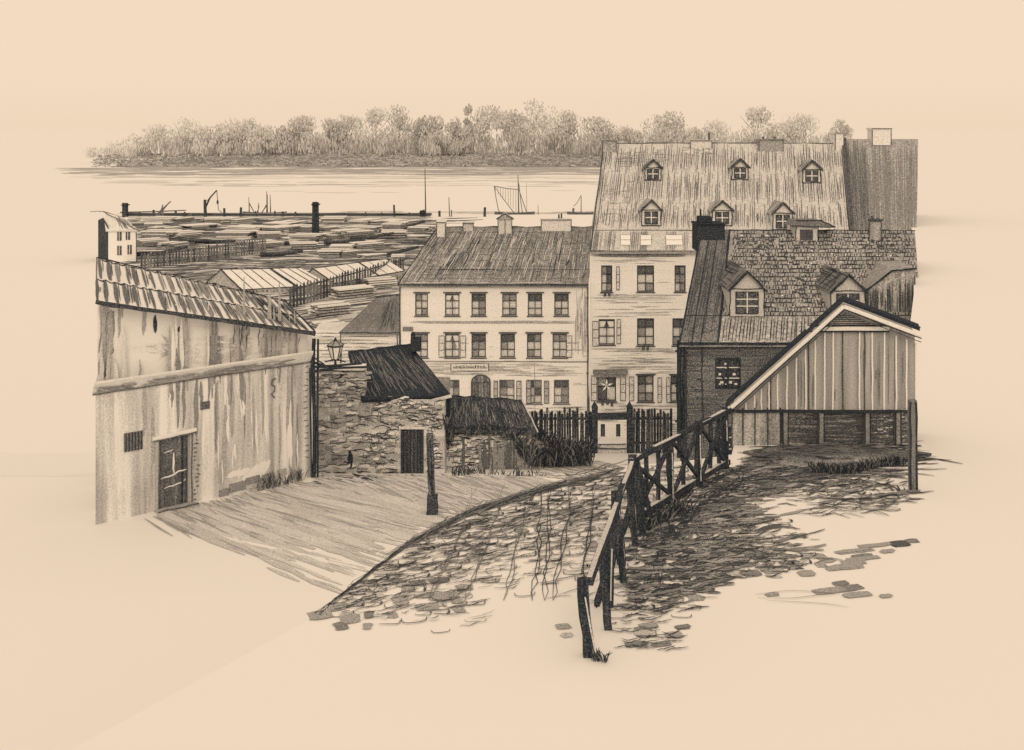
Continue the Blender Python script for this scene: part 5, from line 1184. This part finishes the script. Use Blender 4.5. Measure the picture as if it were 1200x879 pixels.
# timber stacks, in rows counted from the river
m_ta, m_tb = M('sawn_timber_pale', .03, 170, .4), M('sawn_timber_grey', .42, 170, .9); m_tg = M('stack_gap', .86, 170, .8)
def stack(px0, px1, py, h, dep, label, layers=4, tilt=0.0):
    """boards piled in layers, front edge between two photo columns at the photo row py"""
    a, b = yp(px0, py), yp(px1, py - tilt); u = (b - a); L = u.length; u.normalize(); v = V((-u.y, u.x, 0)); c0 = a.lerp(b, .5)
    t = MB(m_ta, m_tb, m_tg); lh = h / layers
    for k in range(layers):
        o = U(-.03, .03) * L; l0, l1 = -L / 2 * U(.86, 1) + o, L / 2 * U(.86, 1) + o; z = YG + k * lh
        n = 4
        for j in range(n):
            w0, w1 = dep * j / n, dep * (j + .9) / n; s0, s1 = l0 + U(-.04, .04) * L, l1 + U(-.04, .04) * L
            pl = [c0 + u * s0 + v * w0, c0 + u * s1 + v * w0, c0 + u * s1 + v * w1, c0 + u * s0 + v * w1]
            for q_ in pl: q_.z = z + lh * .38
            t.prism(pl, (0, 0, lh * .60), 0 if (k == layers - 1 and j != 1 or U(0, 1) < .2) else 1)
        pl = [c0 + u * l0 * .96 + v * .15, c0 + u * l1 * .96 + v * .15, c0 + u * l1 * .96 + v * dep * .95, c0 + u * l0 * .96 + v * dep * .95]
        for q_ in pl: q_.z = z
        t.prism(pl, (0, 0, lh * .37), 2)
    ob = t.build('timber_stack'); tag(ob, label, 'timber stack', 'timber stacks in the yard'); return ob
ROWS = [('nearest the river', 263, .9, 7, [(165, 230), (236, 300), (308, 362), (376, 432), (440, 492)]),
        ('second from the river', 272, 1.1, 7, [(168, 214), (222, 300), (306, 366), (380, 440), (446, 500)]),
        ('third from the river', 281, 1.2, 6, [(164, 240), (250, 330), (338, 400), (408, 478)]),
        ('fourth from the river', 291, 1.1, 5, [(166, 222), (300, 372), (384, 452)]),
        ('just behind the curved fence', 304, 1.0, 4, [(372, 424), (430, 474)])]
for nm, py, h, dep, it in ROWS:
    parts_ = []
    for a, b in it: m_ = a + (b - a) * U(.35, .65); parts_ += [(a, m_ - U(1, 4)), (m_ + U(1, 4), b)]
    for i, (a, b) in enumerate(parts_):
        stack(a, b, py + U(-2.5, 2), h * U(.55, 1.25), dep * U(.5, 1), 'timber stack, %s from left in the row %s' % (ORD[i], nm), R.choice((3, 4, 5)), U(-1.5, 3))
for i, (a, b, py, h) in enumerate(((372, 412, 372, 1.1), (396, 440, 352, 1.2), (430, 466, 338, 1.0), (376, 408, 392, .9))):
    stack(a, b, py, h, 2.2, ('low plank pile at the foot of the lower palisade', 'plank pile halfway up the lower palisade', 'plank pile at the top end of the lower palisade', 'plank pile right behind the weatherboarded shed')[i], 4, U(2, 5))
for i, (px, py) in enumerate(((186, 300), (236, 268), (252, 286), (296, 276), (344, 268), (350, 288), (404, 286), (436, 281), (460, 300), (476, 268), (330, 301), (212, 286))):
    a = yp(px, py); L_ = U(5, 10); m_ = MB(INK(170, .85), m_ta); an = U(-.5, .5)
    m_.tube([a + V((-L_ / 2, -L_ * an / 2, .35)), a + V((0, 0, .4)), a + V((L_ / 2, L_ * an / 2, U(.4, 1.4)))], .34, .22, 0, 7)
    tag(m_.build('loose_log'), 'loose dark log lying among the timber stacks, %s of twelve from the left' % ORD[sorted([186, 236, 252, 296, 344, 350, 404, 436, 460, 476, 330, 212]).index(px)], 'log', 'loose logs in the yard')
# palisades
a, b = yp(164, 316), yp(312, 296); pickets('palisade_fence', 'long grey palisade below the timber stacks, left of the open ground', a, b, 44, 2.2, 165, .62, 'palisades of the timber yard', 2, .06, wf=.62)
a, b = yp(338, 362), yp(474, 322); pickets('palisade_fence', 'palisade climbing beside the pale hut roofs towards the white house', a, b, 40, 2.4, 140, .68, 'palisades of the timber yard', 2, .06, wf=.62)
# huts with light roofs
def hut(g0, g1, apex_, r1, e1, d0, d1, label, lines, tone=.03):
    """gable triangle g0, g1, apex at depth d0; ridge runs to r1, eave runs to e1"""
    t = thing('gabled_hut', (P(g1[0], g1[1], d0).x, d0, YG), label, 'hut'); ga, gb, ap = P(*g0, d0 + 3), P(*g1, d0), P(*apex_, d0 + 3); rr, ee = P(*r1, d1 + 3), P(*e1, d1)
    w = MB(M('hut_boards', .4, 140, .9)); dn = lambda p: V((p.x, p.y, YG))
    w.face([dn(ga), dn(gb), gb, ap, ga]); w.face([dn(gb), dn(ee), ee, gb]); w.face([dn(ee), dn(rr), rr, ee]); w.face([dn(ga), ga, ap, rr, dn(rr)])
    qf = Q(dn(gb), dn(ee), ee, gb); hatch(w, qf, 40, .09, INK(140, .8), 'v', (.4, .9), (0.01, .99, 0, 1), .02)
    c = (ga + gb) / 2; w.box(ap.x - .25, ap.x + .2, c.y - 1.7, c.y - 1.5, c.z - .2, c.z + .9, INK(140, .85)); w.build('wall', t)
    q = Q(gb, ee, rr, ap); r = MB(M('hut_roof', tone, 140, .5)); warp_slab(r, Q(gb + q.n * .15, ee + q.n * .15, rr + q.n * .15, ap + q.n * .15), .15, 0); r.prism([ga, gb, ap], V((0, .1, .05)), M('hut_gable', .38, 140, .9))
    ik_ = INK(140, .85)
    for u in lines: stroke(r, q, (u, 0), (u, 1), .11, ik_, .02, .18, 4)
    stroke(r, q, (.62, 0), (.62, 1), .32, ik_, .02, .185, 4, 0, .8)
    for s_, f_ in ((gb, ee), (ap, rr), (gb, ap), (ga, ap)): r.beam(s_ + q.n * .17, f_ + q.n * .17, .12, .12, ik_, .03, 6)
    r.build('roof', t); return t
hut((238, 336), (284, 341), (259, 317), (352, 315), (388, 335), 138, 138, 'low hut with dark gable and pale seamed roof behind the left roof', (.12, .25, .37, .5, .72, .84, .94))
hut((352, 330), (392, 334), (366, 316), (452, 305), (474, 319), 141, 148, 'second pale roofed hut, beyond the hut with the dark gable', (.15, .3, .45, .75, .9), .06)
# distant white house with dark gable at the left margin
D8 = 170; e = D8 / F; dh = thing('small_white_house', (X(140, D8), D8, YG), 'small white two storey house with black gable end, left edge of the timber yard', 'house')
x0, x1 = X(127, D8), X(160, D8); zt_ = Zy(270, D8); mb = MB(M('distant_plaster', -.01, D8, .3), M('distant_gable', .85, D8, .7)); mb.prism([(x0, D8, YG - .2), (x1, D8, YG - .2), (X(158, D8 + 7), D8 + 7, YG - .2), (X(129, D8 + 7), D8 + 7, YG - .2)], (0, 0, zt_ - YG + .2))
gx, gy = X(115, 173), 173; mb.face([(gx, gy, YG), (x0 - .01, D8 - .01, YG), (x0 - .01, D8 - .01, zt_ + .6), P(121, 255, 172), (gx, gy, Zy(258, gy))], 1)
edge(mb, (x1, D8, YG), (x1, D8, zt_), 1, D8, INK(170, .75)); edge(mb, (x0, D8 - .05, zt_), (x1, D8 - .05, zt_), 1, D8, INK(170, .7)); mb.build('wall', dh)
a, b, c, d_ = V((x0 - .3, D8 - .3, zt_)), V((x1 + .3, D8 - .3, zt_)), P(146, 255, 174), P(121, 248, 174); mb = MB(M('distant_roof', .05, D8, .5)); q = Q(a, b, c, d_); warp_slab(mb, q, .2, 0)
edge(mb, d_, c, 1, D8, INK(170, .7)); edge(mb, d_, b, .9, D8, INK(170, .6)); edge(mb, P(106, 248, 175), d_, .9, D8, INK(170, .5)); hatch(mb, q, 24, .1, INK(170, .6), 'v', (.3, .8), (.5, 1, 0, 1), .02); mb.build('roof', dh)
for px, py in ((140, 276), (150, 275), (140, 293), (152, 292)):
    w = MB(INK(170, .75)); w.box(X(px - 2.5, D8), X(px + 2.5, D8), D8 - .08, D8 - .01, Zy(py + 6, D8), Zy(py - 5, D8)); w.box(X(px - .3, D8), X(px + .3, D8), D8 - .12, D8 - .085, Zy(py + 6, D8), Zy(py - 5, D8), M('distant_bar', .0, D8, .3)); w.build('window', dh)

# ------------------------------------------------------------------ quay, mooring posts, crane, boats
mb = MB(M('quay_timber', .62, 250, .9, 'h', .25, 4)); mb.box(X(150, 262), X(506, 262), 258, 262, -1, YG + .4)
q = Q((X(150, 262), 258, YG + .02), (X(506, 262), 258, YG + .02), (X(506, 262), 258, YG + .4), (X(150, 262), 258, YG + .4)); hatch(mb, q, 120, .2, INK(250, .85), 'h', (.02, .1), (0, 1, 0, 1), .02)
tag(mb.build('timber_quay'), 'long dark timber quay wall along the near edge of the river', 'quay')
DQ = 256.0; eq = DQ / F; ikq = INK(256, .85); ikq2 = INK(256, .65)
def bollard(px, t, b, w, label, tone=.85, d=DQ, top=None):
    m = MB(INK(d, tone)); z0, z1 = min(Zy(b, d), YG), Zy(t, d); x = X(px, d); e_ = d / F
    m.tube([(x, d, z0 - .3), (x, d, (z0 + z1) / 2), (x + U(-.1, .1), d, z1)], w * e_ / 2, w * e_ / 2 * .9, 0, 8)
    if w > 5:
        for k in range(3): m.tube([(x + (k - 1) * w * .33 * e_, d - .3, z0), (x + (k - 1) * w * .3 * e_, d - .3, z1 + U(-.1, .3))], w * .18 * e_, None, INK(d, .92), 6)
        m.box(x - w * .55 * e_, x + w * .55 * e_, d - .9, d + .9, z1 - .5, z1 - .3, INK(d, .95))
    return tag(m.build('mooring_post'), label, 'mooring post', 'mooring posts along the quay')
bollard(147, 238, 260, 7, 'thick mooring post leftmost on the quay, behind the small white house')
bollard(370, 237, 272, 8, 'tall thick black mooring post in the middle of the timber yard', .92, 215)
bollard(495, 247, 262, 6, 'squat black mooring post beside the tall mast, above the white house roof')
bollard(263, 244, 258, 3, 'slim mooring post just right of the quay crane'); bollard(282, 243, 258, 3, 'slim mooring post left of the bundle of boat masts')
bollard(331, 248, 258, 3, 'short mooring post between the masts and the tall black post'); bollard(180, 246, 262, 3, 'short mooring post left of the leaning spars', .8)
bollard(568, 243, 258, 3.2, 'slim mooring post left of the sailing boat, above the roof turret'); bollard(462, 240, 258, 2.4, 'thin leaning mooring post left of the squat black post')
bollard(515, 247, 262, 3, 'low mooring post just left of the white chimney'); bollard(206, 247, 262, 3, 'short mooring post right of the leaning spars', .8)
for i, (px, t, w) in enumerate(((163, 248, 2.2), (216, 249, 2.6), (226, 250, 2.0), (300, 247, 2.0), (322, 247, 2.2), (346, 249, 2.6), (362, 250, 2.0), (392, 251, 2.2), (410, 250, 2.0), (428, 248, 1.8), (447, 250, 2.2), (480, 249, 2.2))):
    bollard(px, t + U(-1, 1), 259, w, 'short dark mooring post on the quay, %s of the dozen shortest from the left' % ORD[i], .8, 257)
# hand crane
cr = thing('quay_crane', (X(241, DQ), DQ, YG), 'small quay crane with slanting jib and hanging hook', 'crane'); m = MB(ikq); m.tube([P(241, 262, DQ), P(240, 234, DQ)], 2.2 * eq, 1.6 * eq, 0, 7); m.build('mast', cr)
m = MB(ikq); m.tube([P(241, 243, DQ), P(246, 232, DQ), P(254, 223, DQ)], 1.1 * eq, .8 * eq, 0, 6); m.tube([P(241, 237, DQ), P(254, 223, DQ)], .4 * eq, None, 0, 5); m.build('jib', cr)
m = MB(ikq); m.tube([P(254, 223, DQ), P(255, 236, DQ), P(256, 246, DQ), P(260, 249, DQ)], .4 * eq, None, 0, 5); m.tube([P(255, 235, DQ), P(255, 239, DQ)], 1.2 * eq, None, 0, 6); m.build('hook_line', cr)
sp = thing('leaning_spars', (X(187, DQ), DQ, YG), 'bundle of crossed spars leaning over the quay, left of the crane', 'spars')
for x0, y0, x1, y1 in ((178, 262, 196, 240), (183, 264, 191, 240), (176, 260, 200, 236), (190, 262, 191, 246)):
    m = MB(ikq2); m.tube([P(x0, y0, DQ - 1), P((x0 + x1) / 2, (y0 + y1) / 2 + U(-1, 1), DQ - 1), P(x1, y1, DQ - 1)], 1.1 * eq, .7 * eq, 0, 6); m.build('spar', sp)
m = MB(ikq2); m.tube([P(141, 249, DQ + 2), P(180, 248, DQ + 2), P(218, 246.5, DQ + 2)], .9 * eq, .7 * eq, 0, 6); tag(m.build('boom_pole'), 'long horizontal boom pole lying across the mooring posts at the left', 'pole')
m = MB(ikq2); m.tube([P(180, 251, DQ + 3), P(230, 250, DQ + 3), P(262, 251, DQ + 3)], .6 * eq, .6 * eq, 0, 6); tag(m.build('boom_pole'), 'thin horizontal boom pole behind the crane', 'pole')
m = MB(INK(256, .8)); m.tube([P(499, 262, DQ), P(498.5, 230, DQ), P(498, 198, DQ)], .9 * eq, .4 * eq, 0, 6); tag(m.build('tall_mast'), 'single tall flagless mast beside the squat black mooring post', 'mast')
m = MB(INK(256, .7)); m.tube([P(527, 262, DQ), P(526.5, 245, DQ), P(526, 231, DQ)], .7 * eq, .4 * eq, 0, 6); m.tube([P(529, 262, DQ), P(529, 246, DQ)], .8 * eq, .6 * eq, 0, 6); tag(m.build('short_mast'), 'short doubled pole mast left of the white house roof turret', 'mast')
# boats: hull, mast, spars
def hull(t, px, d, L, tone=.7, z=0):
    m = MB(INK(d, tone)); n = 12; x = X(px, d); prev = None
    for i in range(n + 1):
        s = i / n * 2 - 1; w = 1.1 * (1 - abs(s) ** 2.5) + .05; zz = .95 + .35 * s * s; c = x + s * L / 2
        sec = [V((c, d - w, z + zz)), V((c, d - w * .6, z - .1)), V((c, d + w * .6, z - .1)), V((c, d + w, z + zz))]
        if prev:
            for k in range(3): m.face([prev[k], sec[k], sec[k + 1], prev[k + 1]])
            m.face([prev[0] - V((0, 0, .2)), prev[3] - V((0, 0, .2)), sec[3] - V((0, 0, .2)), sec[0] - V((0, 0, .2))])
        prev = sec
    return m.build('hull', t)
DB2 = 268.0; eb_ = DB2 / F
bt = thing('sailing_boat', (X(603, DB2), DB2, 0), 'sailing boat with gaff and hanging net behind the white house roof turret', 'boat'); hull(bt, 603, DB2, 9)
m = MB(INK(268, .75)); m.tube([P(608, 255, DB2), P(607.5, 230, DB2), P(607, 205, DB2)], .8 * eb_, .4 * eb_, 0, 6); m.build('mast', bt)
m = MB(INK(268, .6)); m.tube([P(606, 254, DB2), P(592, 236, DB2), P(579, 218, DB2)], .6 * eb_, .35 * eb_, 0, 6); m.build('gaff', bt)
m = MB(INK(268, .55))
for a, b in (((579, 218), (584, 246)), ((608, 222), (619, 255)), ((608, 215), (613, 255)), ((579, 218), (607, 222)), ((584, 246), (590, 254))): m.tube([P(*a, DB2), P((a[0] + b[0]) / 2 + U(-.5, .5), (a[1] + b[1]) / 2 + .8, DB2), P(*b, DB2)], .5 * eb_, None, 0, 4)
m.build('rigging', bt)
m = MB(INK(268, .42))
for k in range(9):
    t = (k + .5) / 9; x = 579 + 27 * t; m.tube([P(x, 219 + 3.5 * t, DB2 + .3), P(x + U(-.4, .4), 224 + 25 * t, DB2 + .3)], .28 * eb_, None, 0, 4)
m.build('net', bt)
bt = thing('masted_barge', (X(310, DB2), DB2, 0), 'barge with three bare masts and crossed spars behind the timber stacks', 'boat'); hull(bt, 310, DB2, 10)
for x, t, w in ((292, 231, .9), (313, 224, 1.4), (317, 228, .9)): m = MB(ikq2); m.tube([P(x, 256, DB2), P(x, (256 + t) / 2, DB2), P(x - .5, t, DB2)], w * eb_, .3 * eb_, 0, 6); m.build('mast', bt)
m = MB(ikq2)
for a, b in (((292, 238), (302, 256)), ((313, 240), (302, 256)), ((302, 256), (303, 238)), ((304, 256), (312, 240)), ((299, 256), (304, 241)), ((313, 228), (313.5, 250))): m.tube([P(*a, DB2), P(*b, DB2)], .7 * eb_, .4 * eb_, 0, 5)
m.build('rigging', bt)
bt = thing('moored_skiff', (X(680, DB2), DB2, 0), 'moored boat with one mast and furled pennant beside the big roof', 'boat'); hull(bt, 683, DB2, 7)
m = MB(ikq2); m.tube([P(681, 258, DB2), P(681, 229, DB2)], .7 * eb_, .4 * eb_, 0, 6); m.build('mast', bt)
m = MB(ikq2); m.tube([P(681, 229, DB2), P(676, 238, DB2), P(672, 242, DB2)], .35 * eb_, None, 0, 4); m.tube([P(672, 244, DB2), P(671.5, 251, DB2), P(673, 258, DB2)], 1.3 * eb_, .9 * eb_, 0, 6); m.build('pennant', bt)
m = MB(INK(268, .4)); m.tube([P(617.5, 256, DB2 + 4), P(617, 214, DB2 + 4)], .4 * eb_, .25 * eb_, 0, 5); tag(m.build('thin_mast'), 'very thin bare pole right of the sailing boat', 'mast')
m = MB(INK(268, .6)); m.tube([P(631, 258, DB2), P(630.5, 240, DB2)], .6 * eb_, .3 * eb_, 0, 5); tag(m.build('thin_mast'), 'short thin pole above the wide white chimney of the white house', 'mast')

# ------------------------------------------------------------------ light, sky, camera
w = bpy.data.worlds.new('World'); S.world = w; w.use_nodes = True
nt = w.node_tree; N = nt.nodes; L = nt.links; N.clear()
out = N.new('ShaderNodeOutputWorld'); bg = N.new('ShaderNodeBackground'); sky = N.new('ShaderNodeTexSky'); sky.sky_type = 'NISHITA'; sky.sun_disc = False
EL, AZ = math.radians(28), math.radians(-177)          # sun behind the viewer, over the left shoulder
sky.sun_elevation = EL; sky.sun_rotation = AZ; sky.dust_density = 8; sky.air_density = 3
mx = N.new('ShaderNodeMix'); mx.data_type = 'RGBA'; mx.inputs[0].default_value = .97           # thick even overcast veil over the sky
SKY = (.918, .728, .548); LOW = (.893, .700, .518)
sc = N.new('ShaderNodeMix'); sc.data_type = 'RGBA'; sc.blend_type = 'MULTIPLY'; sc.inputs[0].default_value = 1; sc.inputs[7].default_value = (.1, .08, .06, 1)
L.new(sky.outputs[0], sc.inputs[6]); L.new(sc.outputs[2], mx.inputs[6]); 
tc = N.new('ShaderNodeTexCoord'); sx = N.new('ShaderNodeSeparateXYZ'); mr_ = N.new('ShaderNodeMapRange'); gr = N.new('ShaderNodeMix'); gr.data_type = 'RGBA'
L.new(tc.outputs['Generated'], sx.inputs[0]); L.new(sx.outputs[2], mr_.inputs[0]); mr_.interpolation_type = 'SMOOTHSTEP'; mr_.inputs[1].default_value = -.005; mr_.inputs[2].default_value = .05
L.new(mr_.outputs[0], gr.inputs[0]); gr.inputs[6].default_value = (*LOW, 1); gr.inputs[7].default_value = (*SKY, 1); L.new(gr.outputs[2], mx.inputs[7])
L.new(mx.outputs[2], bg.inputs[0]); bg.inputs[1].default_value = 1.0; L.new(bg.outputs[0], out.inputs[0])
sl = bpy.data.lights.new('Sun', 'SUN'); sl.energy = 1.16; sl.angle = math.radians(30); sl.color = (1.0, .80, .57)
so = bpy.data.objects.new('Sun', sl); COL.objects.link(so)
dirv = V((-math.sin(math.radians(3)) * math.cos(EL), -math.cos(math.radians(3)) * math.cos(EL), math.sin(EL)))     # towards the sun
so.rotation_euler = dirv.to_track_quat('Z', 'Y').to_euler()
cam = bpy.data.cameras.new('Camera'); co = bpy.data.objects.new('Camera', cam); COL.objects.link(co); S.camera = co
co.location = EYE; co.rotation_euler = (math.pi / 2, 0, 0); cam.sensor_width = 36; cam.lens = F / 1200 * 36
cam.shift_y = -(439.5 - YH) / 1200; cam.clip_start = .1; cam.clip_end = 20000
S.view_settings.view_transform = 'Standard'; S.view_settings.look = 'None'; S.view_settings.exposure = 0; S.view_settings.gamma = 1
S.render.resolution_x, S.render.resolution_y = 1024, 750
